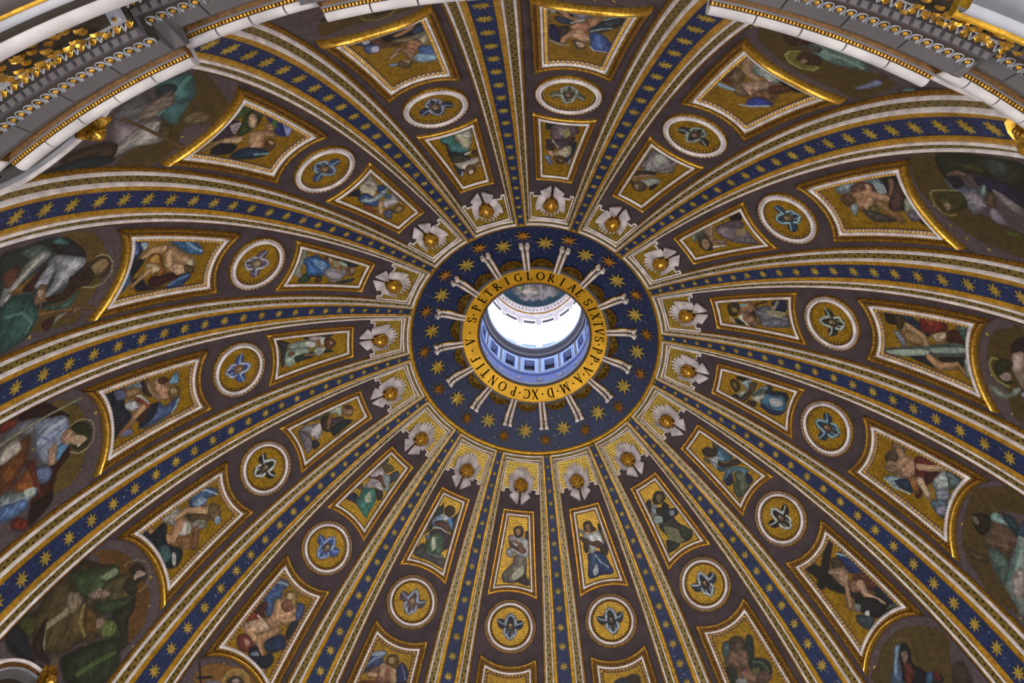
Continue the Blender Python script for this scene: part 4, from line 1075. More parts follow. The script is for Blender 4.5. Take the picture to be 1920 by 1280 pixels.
SAP[4] = [('g','4a3a12',[-304,192,-323,397,-286,411,-154,306,1,345,98,470,167,627,309,555,271,376,216,261,151,194,54,133,-64,90,-139,98]),
 ('p','22281c',[-315,376,-335,569,-325,716,-318,834,-294,937,-120,805,-128,688,-199,601,-203,461,-169,325]),
 ('p','34403c',[-310,704,-312,789,-279,836,-219,783,-195,696,-232,661]),
 ('p','3c3c1c',[-261,492,-273,589,-250,641,-208,629,-211,582,-234,514]),
 ('p','6c5848',[-199,363,-223,448,-204,491,-182,474,-186,419,-177,353]),
 ('p','14182c',[-169,348,-179,414,-130,421,-98,354,-133,335]),
 ('p','5c6478',[-155,337,-97,339,-116,425,-107,491,-81,508,-32,410,-70,349,-104,314]),
 ('p','7c7888',[-63,359,-85,475,-25,491,18,463,66,390,63,349,1,345]),
 ('f','b0acb8',[-16,385,-6,436,4,472],7.3),
 ('p','1c1c38',[-179,529,-189,635,-157,709,-105,795,-19,737,-48,673,-90,591,-111,536]),
 ('p','8c8488',[-110,592,-95,637,-50,688,-4,728,29,678,-2,630,-52,607]),
 ('p','84a8a0',[-125,539,-134,567,-84,535,-64,503,-73,495]),
 ('p','5c4430',[-85,546,-61,571,25,522,14,501,-27,506]),
 ('p','847c90',[30,484,17,534,102,545,119,514,98,470]),
 ('p','3c3c18',[-35,176,-81,283,-70,364,0,360,30,326,56,251,53,164]),
 ('g','8c7868',[9,192,7,230,44,214,52,187]),
 ('f','98945c',[-84,344,-83,225,-78,169,-49,134,10,123,68,139,91,184,78,230],4.4),
 ('p','484c18',[146,513,149,580,167,627,195,611,185,520])]
SALAB[4] = 'mosaic saint in a lilac-grey robe in '
SAP[5] = [('g','4a3a12',[-213,174,-272,277,-287,390,268,342,243,253,125,227,69,137,-50,109]),
 ('p','241418',[-122,276,-193,300,-260,384,-155,366]),
 ('p','a08c80',[-104,280,-137,316,-142,364,78,343,54,310,-19,270]),
 ('p','2a2c16',[-34,173,-67,229,-61,281,-16,263,19,220,59,164,18,154]),
 ('g','9c8880',[65,184,25,220,23,259,56,257,78,216]),
 ('p','2a2814',[79,163,90,202,62,257,76,269,103,202]),
 ('f','8c9448',[-47,174,-42,141,5,119,59,131,100,175,106,241],8.0),
 ('p','90a098',[154,120,151,160,169,213,140,253,97,281,87,321,136,293,183,226,191,159]),
 ('p','8c98b0',[119,320,103,342,142,341])]
SALAB[5] = 'mosaic figure with bare shoulder and scroll in '
SAP[6] = [('g','4a3a12',[-155,88,-250,181,-327,295,-316,418,-237,441,-149,297,142,379,263,565,230,641,287,673,331,568,334,425,289,309,239,193,91,107]),
 ('p','5c4838',[30,259,-76,288,-100,365,-86,455,20,447,78,438,90,337,105,274]),
 ('p','54402c',[197,155,182,220,146,310,97,306,174,341,219,274,216,200]),
 ('p','241c14',[-17,135,-70,186,-83,251,6,267,56,235,40,175]),
 ('g','6c6454',[-13,141,-23,168,0,195,22,177,7,149]),
 ('p','7ca09c',[-96,246,-135,276,-117,376,-98,340,-68,265]),
 ('p','1c3c44',[-146,315,-172,374,-145,425,-86,455,-110,378]),
 ('p','8ca09c',[223,491,70,469,-99,450,-122,481,275,667,275,590,250,541]),
 ('f','3c6c6c',[-35,475,119,492,183,497],13.2),
 ('p','9c9490',[144,503,66,536,64,558,195,622,240,571]),
 ('p','4c605c',[136,323,82,325,78,438,223,491,205,410]),
 ('p','2c4868',[-119,434,-185,458,-122,481,-104,457])]
SALAB[6] = 'mosaic figure with bent head and pale cloth in '
SAP[7] = [('g','4c3c12',[79,102,-69,106,-157,141,-256,222,-315,308,-317,387,-241,464,-207,521,-154,570,283,241,181,161]),
 ('p','4c6488',[52,192,16,164,-21,171,-29,200,20,218,58,256,118,361,192,307,130,256]),
 ('f','8ca8c8',[4,174,59,221,126,281],8.7),
 ('p','141420',[-37,178,-66,208,-52,264,-26,288,-17,325,-37,363,-50,406,-90,438,-124,475,-91,520,110,367,73,300,39,237,7,206]),
 ('g','7c6458',[8,221,-17,225,-34,238,-12,266,25,281,34,275]),
 ('p','5c2418',[34,275,1,300,20,362,77,391,106,370]),
 ('f','7c6834',[35,160,-6,136,-63,154,-91,200,-77,240],2.9),
 ('p','2c4c6c',[-52,419,-90,438,-43,483,-3,452]),
 ('p','4c1418',[-96,432,-120,451,-114,499,-87,510,-62,479]),
 ('p','3c3028',[-226,505,-285,533,-278,579,-256,651,-154,570])]
SALAB[7] = 'mosaic of a veiled woman in blue in '
SAP[12] = [('g','7c5414',[267,239,191,147,64,82,-42,47,-135,79,229,323]),
 ('g','1c1810',[300,221,289,213,200,303,214,313]),
 ('g','1c1810',[253,293,166,225,157,237,244,304]),
 ('g','8c6c30',[77,199,87,147,54,95,-10,63,-73,87,-89,109,67,212]),
 ('p','3c3028',[58,186,37,136,-17,112,-58,129,39,192]),
 ('g','a08c88',[24,164,-1,129,-25,143,5,170]),
 ('f','b89c50',[76,210,87,147,49,91,-10,63,-65,80,-90,108],4.3),
 ('p','7c7c8c',[194,292,164,257,103,223,87,225,191,297])]
SALAB[12] = 'mosaic halo beside a dark cross in '
LGP[1] = [('p','161a24',[-17,778,73,799,167,825,235,844,216,654,138,610,56,621,-19,619,-32,694]),
 ('p','2c3c58',[132,676,190,715,211,657,173,603,128,617]),
 ('p','20222e',[-156,784,-79,738,-43,623,-79,591,-127,670]),
 ('p','2c3c6c',[-156,733,-96,705,-109,652,-146,689]),
 ('g','a8b4cc',[-113,747,-83,726,-100,676,-128,687]),
 ('p','4a5a90',[-136,646,-95,655,-65,611,-91,555,-138,567]),
 ('g','b0b0d0',[-108,618,-74,603,-91,555,-120,565]),
 ('l','5c4030',[-74,717,-51,598,13,561],(22.8,14.0)),
 ('l','9c7450',[172,758,117,686,49,658],(15.9,21.2)),
 ('p','8a8070',[14,623,73,594,152,616,204,630,204,585,124,558,51,563]),
 ('p','b0a890',[138,565,194,591,212,566,138,475,109,463]),
 ('p','9a6c4c',[58,543,114,565,140,503,120,456,63,389,34,423]),
 ('p','a88460',[-17,507,22,508,52,441,59,377,26,354,21,463,-13,458,-30,426]),
 ('l','b08c6c',[-18,462,-62,428],(12.4,8.0)),
 ('p','3f66a0',[109,463,178,437,206,378,203,293,143,310,95,368]),
 ('p','8ab0d0',[73,382,110,374,197,296,191,271,83,281,48,340]),
 ('p','5c4838',[-48,349,-10,365,24,326,-6,273,-44,301]),
 ('g','a48c6c',[-10,365,21,336,6,309]),
 ('l','7a94b8',[-79,356,-59,346],10.7)]
LGLAB[1] = 'large panel with a tumbling angel upside down in '
LGP[2] = [('p','1c2030',[-184,819,74,845,84,766,28,700,-33,672,-116,678,-175,751]),
 ('p','b0aca8',[-182,785,-140,813,-136,755,-159,701,-177,705]),
 ('l','a87c5c',[-80,788,-124,723,-76,640,-39,636],(21.4,12.8)),
 ('p','7c7c98',[-84,729,-64,803,19,778,25,722,14,661,-31,649,-72,697]),
 ('p','2c3a58',[-146,651,-109,645,-46,612,-57,581,-103,573,-138,607]),
 ('g','a0a4a0',[-68,596,-13,648,-1,629,-57,581]),
 ('p','b0805e',[0,612,53,720,81,788,129,831,172,840,122,746,80,648,54,549,11,514,-20,539]),
 ('p','a8745c',[-68,540,-27,605,21,595,36,543,13,492,-31,504]),
 ('p','3a3030',[-123,520,-68,540,-82,428,-108,391]),
 ('l','bc8c6c',[-25,494,-85,405,-91,361],(20.1,12.9)),
 ('p','c49878',[-51,466,-17,507,47,447,53,393,26,375,-26,406,-58,432]),
 ('l','bc9070',[-16,496,42,412],21.6),
 ('p','64504c',[-33,371,-14,386,31,332,25,298,-6,301]),
 ('g','c8a888',[-17,364,18,361,30,321,-2,313]),
 ('p','1c2454',[-169,548,-138,529,-115,422,-104,348,-157,396]),
 ('f','8fa8b8',[-155,364,-97,317,-57,318],7.2),
 ('p','2f3c48',[29,519,89,651,140,753,182,773,182,655,130,553,69,509]),
 ('f','a0b8b8',[49,514,92,550,141,580],8.6),
 ('f','8cb0b0',[96,666,144,720,169,743],7.1),
 ('p','3c5aa0',[44,479,99,497,154,417,174,348,164,306,106,290,72,322]),
 ('f','b0bcd8',[61,330,85,294,161,297],7.2),
 ('f','6080c0',[85,458,123,318],5.8)]
LGLAB[2] = 'large panel with a naked angel sprawling on blue cloud in '
LGP[3] = [('p','161a1c',[-219,785,-137,803,-16,765,111,779,167,802,125,683,-32,689,-130,681]),
 ('p','7c8c8c',[-143,705,-118,767,-57,760,24,722,36,651,-34,640,-91,635]),
 ('g','9ca4a0',[-68,673,-51,724,9,695,0,632]),
 ('p','5c3018',[-203,495,-207,591,-167,584,-120,406,-165,405]),
 ('p','6c5840',[-156,476,-169,602,-117,573,-88,490,-102,430]),
 ('l','a88868',[-170,729,-122,609,-52,589],(22.3,27.8)),
 ('p','a88870',[-78,443,-55,541,0,632,41,615,28,503,0,415,-49,404]),
 ('l','c49c84',[-68,438,-6,426],22.6),
 ('p','7c5838',[15,417,30,528,101,542,105,482,61,449]),
 ('p','5c3424',[26,588,84,698,111,655,80,550]),
 ('p','6c5840',[-111,418,-95,460,7,404,-13,354,-58,350]),
 ('g','84a0c0',[-171,358,-131,370,-66,379,-89,348,-144,334]),
 ('p','3040a0',[34,343,44,422,118,461,132,440,93,341,60,299]),
 ('f','a0b4c8',[25,267,76,314,130,416],9.5)]
LGLAB[3] = 'large panel with angels tangled in smoky grey cloud in '
LGP[4] = [('p','161a18',[-200,517,-213,685,-216,792,-69,728,33,753,168,755,132,710,58,642,-65,610,-138,547]),
 ('p','5c6c78',[-173,495,-180,619,-94,612,-66,592,-110,526]),
 ('g','8c9ca4',[-146,563,-131,621,-75,598,-80,543]),
 ('p','7c8c98',[-143,268,-179,337,-161,425,-124,397,-104,320,-113,255]),
 ('p','5c4034',[-146,383,-164,488,-138,547,-92,512,-90,431,-108,364]),
 ('p','9c7450',[-90,350,-117,461,-83,506,-19,460,15,397,18,334,-32,328]),
 ('l','b89070',[-132,503,-47,470,14,387],(19.1,21.0)),
 ('l','b08868',[-64,492,-39,572,-2,634],(32.4,15.2)),
 ('l','8c6848',[4,503,64,542,112,579],(28.5,9.5)),
 ('p','5c5428',[15,397,12,478,58,448,44,397]),
 ('g','8ca0a4',[-8,281,-11,334,61,265]),
 ('p','5c4430',[-81,262,-91,341,-41,335,-10,262,-43,244]),
 ('l','7c5c48',[-155,697,-45,625],(18.7,22.4)),
 ('p','4c3430',[-135,720,-60,722,49,629,45,554,-10,572]),
 ('p','8c9480',[-23,696,-22,743,42,747,68,655,40,654]),
 ('p','605c68',[68,655,60,754,114,740,123,659]),
 ('p','4a4440',[30,346,68,461,120,545,126,464,110,374])]
LGLAB[4] = 'large panel with an embracing angel against green-grey cloud in '
LGP[5] = [('p','241c14',[-193,201,-194,299,-87,257,-90,178]),
 ('p','1c2c48',[-177,266,-182,335,-141,403,-77,487,-47,444,-96,375,-133,285]),
 ('p','6c1c14',[-136,422,-186,470,-196,548,-168,617,-114,588,-67,447]),
 ('g','9c4020',[-166,466,-186,508,-132,516]),
 ('p','3c1810',[-110,607,-152,689,-93,734,-52,719,-41,652,-62,599]),
 ('p','8c6c48',[-123,283,-106,339,-42,424,22,435,43,355,-6,283,-87,257]),
 ('p','3c3018',[-134,247,-147,308,-79,304,-49,260]),
 ('l','b08c60',[-86,335,-44,434,53,460,96,476],(25.7,13.8)),
 ('p','b8a084',[-73,506,-114,588,-81,602,-41,558,-37,510]),
 ('p','5c6c64',[124,148,11,475,-66,674,-49,737,7,730,64,565,139,267]),
 ('g','9cb0a4',[133,147,51,431,83,438,139,247]),
 ('g','8ca098',[25,492,-46,727,-18,724,53,508]),
 ('p','1c1c2c',[128,327,99,466,155,500,145,404]),
 ('p','20201c',[81,525,20,720,92,695,105,599]),
 ('l','b0845c',[99,466,139,521,86,657],(27.1,15.5)),
 ('l','a07850',[77,658,126,702],(13.2,7.5)),
 ('p','8c9c94',[33,709,39,746,107,759,148,720]),
 ('p','3c5a50',[-191,696,-198,753,-84,733,-129,703]),
 ('p','7c808c',[-22,226,-21,265,47,305,64,274])]
LGLAB[5] = 'large panel with an angel gripping a grey column in '
LGP[6] = [('p','6c5440',[-148,246,-193,302,-149,340,-89,329,-85,276]),
 ('l','9c7858',[-117,308,-27,402,53,360],(27.4,24.9)),
 ('p','a07c60',[-46,301,-117,375,-91,463,4,439,46,372,18,307]),
 ('p','4c3c2c',[-39,221,-96,273,-53,312,16,265]),
 ('g','8c745c',[0,247,-27,293,18,307,40,260]),
 ('p','8c6c54',[42,246,-5,300,34,326,62,281]),
 ('p','5c1c18',[-133,424,-189,515,-175,598,-35,560,106,530,77,492,-33,454]),
 ('p','8c5c30',[40,424,-25,483,84,522,80,466]),
 ('l','b09070',[-91,463,-136,556,-196,631],(22.0,19.5)),
 ('l','c0a488',[-10,502,48,576],(26.7,19.4)),
 ('p','3c1418',[-75,521,-142,607,-49,582,-20,538]),
 ('p','84a0a8',[117,259,69,325,57,375,138,378,129,306]),
 ('f','c0ccc4',[125,269,141,352,115,465],7.5),
 ('p','20304c',[97,335,29,420,102,474,113,396]),
 ('p','9ca8a8',[-49,582,-131,610,-170,651,-134,714,-63,684,-20,619]),
 ('p','54686c',[-170,651,-216,742,-152,760,-78,705,-124,678]),
 ('p','7c8898',[-10,622,-63,684,-25,723,39,667]),
 ('p','506478',[76,614,10,709,93,741,123,700]),
 ('g','9c8cb4',[89,672,49,711,90,727,116,690]),
 ('p','3c4848',[-203,642,-230,764,-180,765,-177,701])]
LGLAB[6] = 'large panel with a red-draped angel on clouds in '
LGP[7] = [('g','181410',[-152,113,-142,157,116,318,139,263]),
 ('g','181410',[126,117,62,175,11,393,-165,665,-212,770,-76,742,-43,588,57,435,116,318]),
 ('l','1c1810',[104,155,-28,526],35.7),
 ('l','1c1810',[-140,137,133,286],27.4),
 ('p','1c3064',[-118,231,-187,306,-201,421,-172,444,-99,393,-96,322]),
 ('f','a0c0d0',[-118,231,-161,289,-179,366],6.8),
 ('p','3c3020',[-52,228,-104,260,-86,312,-14,297]),
 ('p','9c7c64',[28,258,-65,310,-69,381,-22,439,20,401,25,312]),
 ('l','a88464',[-49,379,16,454,74,535],(21.3,13.3)),
 ('p','5c3020',[-111,420,-193,481,-197,550,-120,576,-96,506,-62,442]),
 ('p','7c5844',[-40,405,-104,480,-68,529,-5,473]),
 ('l','b89478',[-95,488,-70,564,-138,688],(28.9,10.5)),
 ('p','1c2030',[-140,578,-221,621,-221,762,-150,714]),
 ('p','18181c',[11,524,-115,635,-76,742,29,652]),
 ('p','6c7878',[44,545,7,576,34,601,65,583]),
 ('g','b0b4b0',[17,632,-9,645,10,668,36,655]),
 ('p','344048',[82,608,-4,696,70,728,105,668]),
 ('p','4c5448',[-131,712,-200,744,-212,770,-123,737])]
LGLAB[7] = 'large panel with an angel hauling a huge dark cross in '
LGP[8] = [('p','1c2c28',[-114,242,-120,294,-55,419,-13,414,-35,314,-57,277]),
 ('p','3c5054',[95,209,53,214,64,265,123,325,134,280]),
 ('p','3c3020',[42,211,-15,207,-57,245,-46,295,-14,319,64,281]),
 ('p','5c4438',[7,244,-28,262,-7,315,35,295]),
 ('p','6c5040',[74,284,-31,320,-34,377,8,435,74,411,134,360,151,328]),
 ('p','1c2820',[-17,407,-100,418,-155,479,-144,542,-76,584,-48,509,-6,457]),
 ('f','4c6044',[-48,415,-110,463,-124,532],6.7),
 ('p','54582c',[-13,461,-69,473,-38,527,4,507]),
 ('p','7c5848',[84,430,8,450,-21,557,73,505]),
 ('p','5c4438',[-51,503,-110,525,-117,574,-57,587,-7,550]),
 ('p','202818',[155,366,91,411,135,492,177,474]),
 ('p','8c8c8c',[125,473,66,493,68,527,137,496])]
LGLAB[8] = 'large panel with a dark green-draped angel in '
LGP[9] = [('p','30281c',[-15,209,-63,194,-114,205,-122,248,-104,285,-19,268]),
 ('p','1c2838',[66,215,10,200,-22,219,-11,266,83,249])]
LGLAB[9] = 'large panel with a half-hidden dark angel in '
LGP[10] = [('g','a07c20',[22,305,-21,301,-22,322])]
LGLAB[10] = 'large panel showing only its gold ground in '
LGP[11] = [('p','34446c',[197,416,192,305,136,230,67,188,54,203,68,241,48,272,121,340]),
 ('g','8c98b8',[175,259,105,201,58,192,68,222,129,247]),
 ('f','7c8cb0',[166,333,123,263,78,232],7.5),
 ('p','1c2850',[-59,297,-79,238,-100,220,-149,259,-171,303,-160,349,-74,378]),
 ('f','6c7ca8',[-91,233,-126,273,-153,329],5.1),
 ('p','6c4c34',[121,340,79,304,46,297,56,327,80,374,61,386,124,405,141,380]),
 ('p','7c5038',[61,277,-1,253,-65,294,-77,348,-50,387,53,425,64,343]),
 ('l','b08860',[124,386,74,372],16.2),
 ('l','a88464',[40,295,31,355],(25.1,22.6)),
 ('l','b08c68',[-42,290,-67,358],(21.4,25.2)),
 ('p','5c4420',[32,240,19,202,-31,184,-58,219,-65,275,-38,278,9,264]),
 ('g','a08050',[18,222,-10,204,-29,236,-1,253]),
 ('g','5c2018',[160,457,89,423,66,430,156,466])]
LGLAB[11] = 'large panel with a bare-chested blue-winged angel in '
LGP[12] = [('p','3c5888',[199,353,199,258,161,187,95,148,73,173,82,221,56,270,89,309,40,406,70,428,158,361]),
 ('f','a0b8d4',[176,226,131,183,77,165],9.3),
 ('f','284070',[169,330,131,259,106,212],9.2),
 ('p','34487c',[-84,249,-84,209,-127,205,-151,257,-145,329]),
 ('p','14202c',[-115,349,-162,331,-163,475,-125,422]),
 ('p','4c2014',[169,463,154,385,120,359,103,426,73,444,165,486]),
 ('p','7c2c1c',[180,563,204,516,162,471,93,458,138,518]),
 ('p','b88c68',[61,342,69,294,37,256,-17,243,-91,258,-98,307,-92,339,-52,406,-42,453,7,487,53,468,47,398]),
 ('l','c0946c',[51,307,-7,398,-72,372,-117,321],(23.1,13.9)),
 ('p','c09c80',[164,602,174,571,106,481,37,470,-6,504,66,569,124,611]),
 ('f','e0d0b8',[129,472,79,475,23,486],6.8),
 ('p','b08860',[50,608,40,563,0,496,-72,432,-78,480,-25,568,11,619]),
 ('l','b89068',[121,596,50,608],22.3),
 ('l','a87c58',[19,599,-46,656,-128,738],(24.6,8.9)),
 ('p','7c4c34',[23,272,-30,220,-71,272,-35,325,22,312]),
 ('p','8c7040',[58,230,28,188,-22,171,-64,223,-58,255,0,242]),
 ('g','c8a888',[24,232,21,196,-11,206,-7,230]),
 ('p','6c2820',[163,678,128,626,86,621,40,640,48,708,109,726]),
 ('g','b08070',[118,657,66,645,67,684]),
 ('p','1c2c50',[-32,577,-65,502,-114,468,-160,490,-175,532,-115,609,-63,619]),
 ('p','14182c',[32,709,15,634,-68,666,-105,616,-156,646,-147,714,-92,737]),
 ('g','6c7894',[16,711,-11,667,-49,679,-10,705])]
LGLAB[12] = 'large panel with a seated blue-winged angel in '
LGP[13] = [('p','385a84',[206,429,209,333,170,240,99,164,65,181,87,251,60,297,111,383,163,372]),
 ('f','9cb8d4',[188,296,136,225,66,172],8.0),
 ('p','7c94b4',[134,354,115,268,65,262,85,349]),
 ('p','b08c64',[123,457,91,377,43,274,-3,235,-22,311,49,401,119,490]),
 ('l','c09870',[56,332,116,428,121,521],(18.5,15.8)),
 ('p','5c4428',[95,440,-11,305,-54,331,17,419]),
 ('p','6c5830',[23,269,19,223,-29,201,-84,233,-79,280,-31,300]),
 ('g','84a4c0',[-78,271,-84,233,-124,253,-111,280]),
 ('p','9c9890',[198,591,207,508,142,462,116,524,85,541,158,596]),
 ('p','b4b0a8',[85,541,72,469,5,442,-38,485,5,556]),
 ('p','8c8880',[17,419,-34,335,-77,361,-34,433]),
 ('l','b08460',[68,502,12,600],(33.6,25.9)),
 ('l','b88858',[29,622,167,717],(28.0,15.3)),
 ('l','7c5438',[-43,422,-137,499],(20.9,15.7)),
 ('p','8c6038',[-6,579,-48,491,-118,520,-93,569]),
 ('p','14202c',[151,679,139,591,18,645,-94,586,-154,660,-110,744,4,734,136,750]),
 ('p','385c60',[33,716,8,651,-79,674,-72,735]),
 ('g','b0b4b0',[-64,656,-82,635,-141,675,-127,690]),
 ('l','1c2430',[189,744,108,735],20.0)]
LGLAB[13] = 'large panel with an angel bending in white loincloth in '
LGP[14] = [('p','1c2030',[196,802,204,704,167,640,71,636,-44,593,-74,643,-133,742,-156,781,29,772]),
 ('p','54587c',[184,705,177,640,107,622,114,687]),
 ('p','6c7888',[202,650,203,551,156,487,114,488,159,597]),
 ('p','98a0ac',[61,637,68,581,39,539,-2,543,6,609]),
 ('g','b4b8bc',[48,632,57,604,28,562,2,576]),
 ('p','8c6c48',[152,630,151,553,113,511,91,534,97,600]),
 ('p','3c2820',[186,508,189,463,107,444,35,427,83,490]),
 ('p','b08c68',[172,475,138,443,67,424,8,361,-8,374,35,427,116,466]),
 ('p','b88c68',[130,421,144,375,104,354,35,291,-30,320,7,384,68,402]),
 ('l','c09874',[127,387,91,378],17.5),
 ('p','4c2c1c',[138,387,133,331,97,310,97,366]),
 ('p','6c5430',[29,303,29,245,-12,226,-46,252,-24,308]),
 ('g','b09468',[30,291,28,257,-3,248,-1,282]),
 ('p','6c9cc0',[82,299,137,240,100,230,59,238]),
 ('p','3c5480',[-74,348,-46,252,-63,237,-132,287,-161,453,-138,552,-58,437,-25,388]),
 ('p','142030',[-30,479,-35,389,-120,446,-138,552]),
 ('f','a0b4cc',[-58,237,-108,266,-138,300],6.7),
 ('p','8c3c20',[69,558,61,514,-8,454,-45,469,0,498,44,549]),
 ('g','b4b0a8',[85,546,76,513,12,463,-11,460,46,505]),
 ('p','3c1c18',[-68,563,-41,503,-65,472,-118,526]),
 ('l','b08860',[-16,511,-59,584],(25.8,17.2)),
 ('l','8c6440',[-74,598,-124,696],(19.1,12.7)),
 ('g','6c6c98',[-119,684,-124,617,-154,611,-149,667])]
LGLAB[14] = 'large panel with an angel over stormy clouds in '
LGP[15] = [('p','1c2c54',[206,815,193,691,105,688,23,727,28,765,142,785]),
 ('p','4c6a9c',[187,797,180,740,107,707,94,747]),
 ('p','9cacc0',[178,721,183,677,146,660,130,681]),
 ('p','34689c',[188,514,181,370,121,255,73,224,75,302,97,369,138,444]),
 ('f','8cc0e0',[163,380,113,290,92,233],7.6),
 ('p','2c5c94',[-106,782,-49,765,-23,711,-85,698,-141,726,-149,778]),
 ('p','1c1c30',[14,724,82,642,13,651,-77,692,-69,621,-129,565,-155,502,-154,427,-166,554,-146,634]),
 ('p','b08c60',[119,658,140,594,115,508,90,535,97,612]),
 ('l','c0986c',[126,532,123,604,75,657],(24.2,14.9)),
 ('p','8c5418',[18,616,90,590,81,540,-14,474,-72,435,-76,490,-5,571]),
 ('g','b88c30',[42,598,85,579,73,546,26,527]),
 ('p','3c1418',[-79,544,-70,454,-57,402,-64,304,-113,383,-148,485,-132,546]),
 ('p','d0b890',[18,616,21,562,-12,503,-39,503,-42,557]),
 ('l','b08c5c',[-22,574,-85,634,-116,661],(22.2,11.1)),
 ('p','b89068',[115,508,150,487,78,361,47,300,1,310,16,392,65,450]),
 ('l','d0a880',[95,481,10,446,-52,347],(20.6,26.2)),
 ('p','c8a480',[0,423,3,339,-64,295,-69,360]),
 ('p','b8a888',[39,325,37,276,-11,247,-18,293]),
 ('p','5c4428',[-17,322,-9,287,-30,240,-67,246,-64,295]),
 ('p','1c3c6c',[-139,393,-81,317,-66,265,-104,252,-165,309,-165,404]),
 ('f','5088b8',[-149,391,-108,327,-85,268],9.4)]
LGLAB[15] = 'large panel with a gold-draped blue-winged angel in '
LGP[16] = [('p','3c4c24',[112,742,218,742,181,671,108,678]),
 ('p','3c2c40',[-29,769,60,764,80,693,64,628,-7,595,-53,640,-97,732]),
 ('g','9c8c98',[35,689,72,660,69,633,-9,604]),
 ('p','34401c',[16,597,167,677,196,592,99,522,24,533,-19,558]),
 ('p','c0a080',[141,646,161,622,124,553,75,520,72,565]),
 ('p','1c3080',[194,565,203,476,177,381,121,299,153,286,106,243,83,330,138,446]),
 ('g','7c8cc0',[186,392,165,288,106,243,108,270]),
 ('p','4c6c34',[159,459,172,425,117,371,113,416]),
 ('p','a87c58',[117,470,142,438,102,378,89,412]),
 ('p','b88c64',[21,506,55,472,94,368,63,319,40,380,-19,340,-57,348,-49,430]),
 ('l','c49c74',[44,435,-37,394],(22.7,26.8)),
 ('p','5c3c24',[14,351,39,316,11,260,-34,248,-38,294]),
 ('g','b08c64',[20,333,29,293,4,278]),
 ('l','c0a078',[-36,540,-77,649],(26.5,16.3)),
 ('l','8c6c44',[-77,649,-166,709],(18.1,10.1)),
 ('p','141824',[-154,653,-97,641,-76,521,-139,505,-178,618]),
 ('p','1c3450',[-157,487,-92,457,-48,357,-58,248,-130,321,-164,433]),
 ('f','7cb0c4',[-98,330,-62,243],8.3)]
LGLAB[16] = 'large panel with a reclining angel and a winged companion in '
SMP[1] = [('p','2c3a40',[-72,600,-21,602,13,592,-11,392,-48,396,-72,441,-63,514,-82,557]),
 ('p','3f7f80',[-66,604,13,592,10,523,71,416,42,382,5,384,-40,423,-56,463,-50,523,-82,557]),
 ('p','a9aca0',[27,593,81,607,142,613,112,508,79,428,51,409,26,483]),
 ('g','c8c09a',[41,578,67,558,83,489,77,452,55,454,39,525]),
 ('f','6b8f86',[-42,550,-4,475,44,389],3.4),
 ('p','2a2c30',[-77,427,-40,423,22,376,-3,326,-74,316,-78,365]),
 ('p','3c3d33',[-53,382,18,362,66,302,13,286,-58,307,-72,354]),
 ('p','b3b0a8',[-60,300,-3,294,51,300,96,290,98,250,46,233,-20,209,-56,251]),
 ('p','24304a',[-79,303,-60,238,-29,213,-56,158,-78,185]),
 ('l','8d94b4',[-61,160,-44,198],(10.4,5.8)),
 ('p','4a3426',[72,369,109,385,114,337,97,312,74,329]),
 ('l','9a8a78',[55,299,100,288],12.6),
 ('l','c9c9bf',[28,365,63,373],9.1),
 ('p','6a5138',[-14,229,22,251,52,223,40,166,17,138,-16,145,-24,180]),
 ('g','d9c3a8',[1,183,22,186,23,158,4,144,-7,156]),
 ('l','9d96b0',[73,214,117,198],(8.0,3.4))]
SMLAB[1] = 'small panel with a teal-skirted angel in '
SMP[2] = [('p','1f2a2c',[-110,641,-45,635,-46,566,-77,541,-102,546]),
 ('p','2b4b8a',[53,626,101,631,97,595,64,601]),
 ('p','6b5960',[-74,555,-58,599,-3,621,62,614,104,576,105,535,54,467,-1,442,-60,447]),
 ('p','8a7a80',[-37,553,1,580,50,577,66,511,29,468,-39,491]),
 ('g','a09a62',[8,547,45,554,54,508,33,469,9,499]),
 ('p','4a3c40',[-92,430,-18,439,55,460,93,490,78,404,10,334,-44,367,-84,383]),
 ('f','c0bfc0',[-54,427,-4,345],5.3),
 ('p','3c2f30',[-88,382,-53,366,-28,328,-56,311,-82,322]),
 ('p','1d2f50',[78,404,108,439,99,299,66,209,52,260,78,335]),
 ('p','b8ad90',[-6,318,32,366,72,382,86,337,73,265,35,257,-18,268,-41,285]),
 ('l','c89a78',[-55,297,-38,258],(16.1,10.7)),
 ('l','6a84b8',[-71,241,-39,176],(16.1,6.5)),
 ('l','8d86a4',[89,235,77,185],(9.7,4.3)),
 ('p','584028',[-20,247,16,267,45,239,50,192,17,178,-11,201]),
 ('g','8a7048',[16,226,38,223,37,196,19,199])]
SMLAB[2] = 'small panel with a brown-robed kneeling angel in '
SMP[3] = [('p','6d6468',[-143,585,-86,608,-47,590,-41,467,-69,367,-123,412,-131,504]),
 ('p','8d8790',[-113,547,-83,602,-20,598,26,589,33,521,-8,406,-62,374,-102,411]),
 ('g','b4b8b0',[-86,553,-60,596,-10,580,-10,524,-47,479]),
 ('p','9a949c',[-27,442,13,538,42,615,68,578,53,523,6,438,-25,399]),
 ('p','7c7670',[10,451,66,537,86,503,53,449,16,420]),
 ('p','3e3430',[-127,310,-76,361,-1,413,-8,351,-86,281]),
 ('l','8d7058',[-97,254,-54,318,12,371],(14.8,11.4)),
 ('p','a7ada8',[-45,254,-16,307,39,360,70,355,55,275,27,248,-21,257]),
 ('p','262030',[49,296,66,314,72,265,58,223,38,249]),
 ('p','5a4434',[-71,204,-42,257,10,250,30,205,7,157,-38,152]),
 ('g','9a8464',[-47,189,-29,214,-13,174,-31,168]),
 ('l','3a3a34',[-127,231,-82,204],(17.1,11.4))]
SMLAB[3] = 'small panel with a grey-robed bowing angel in '
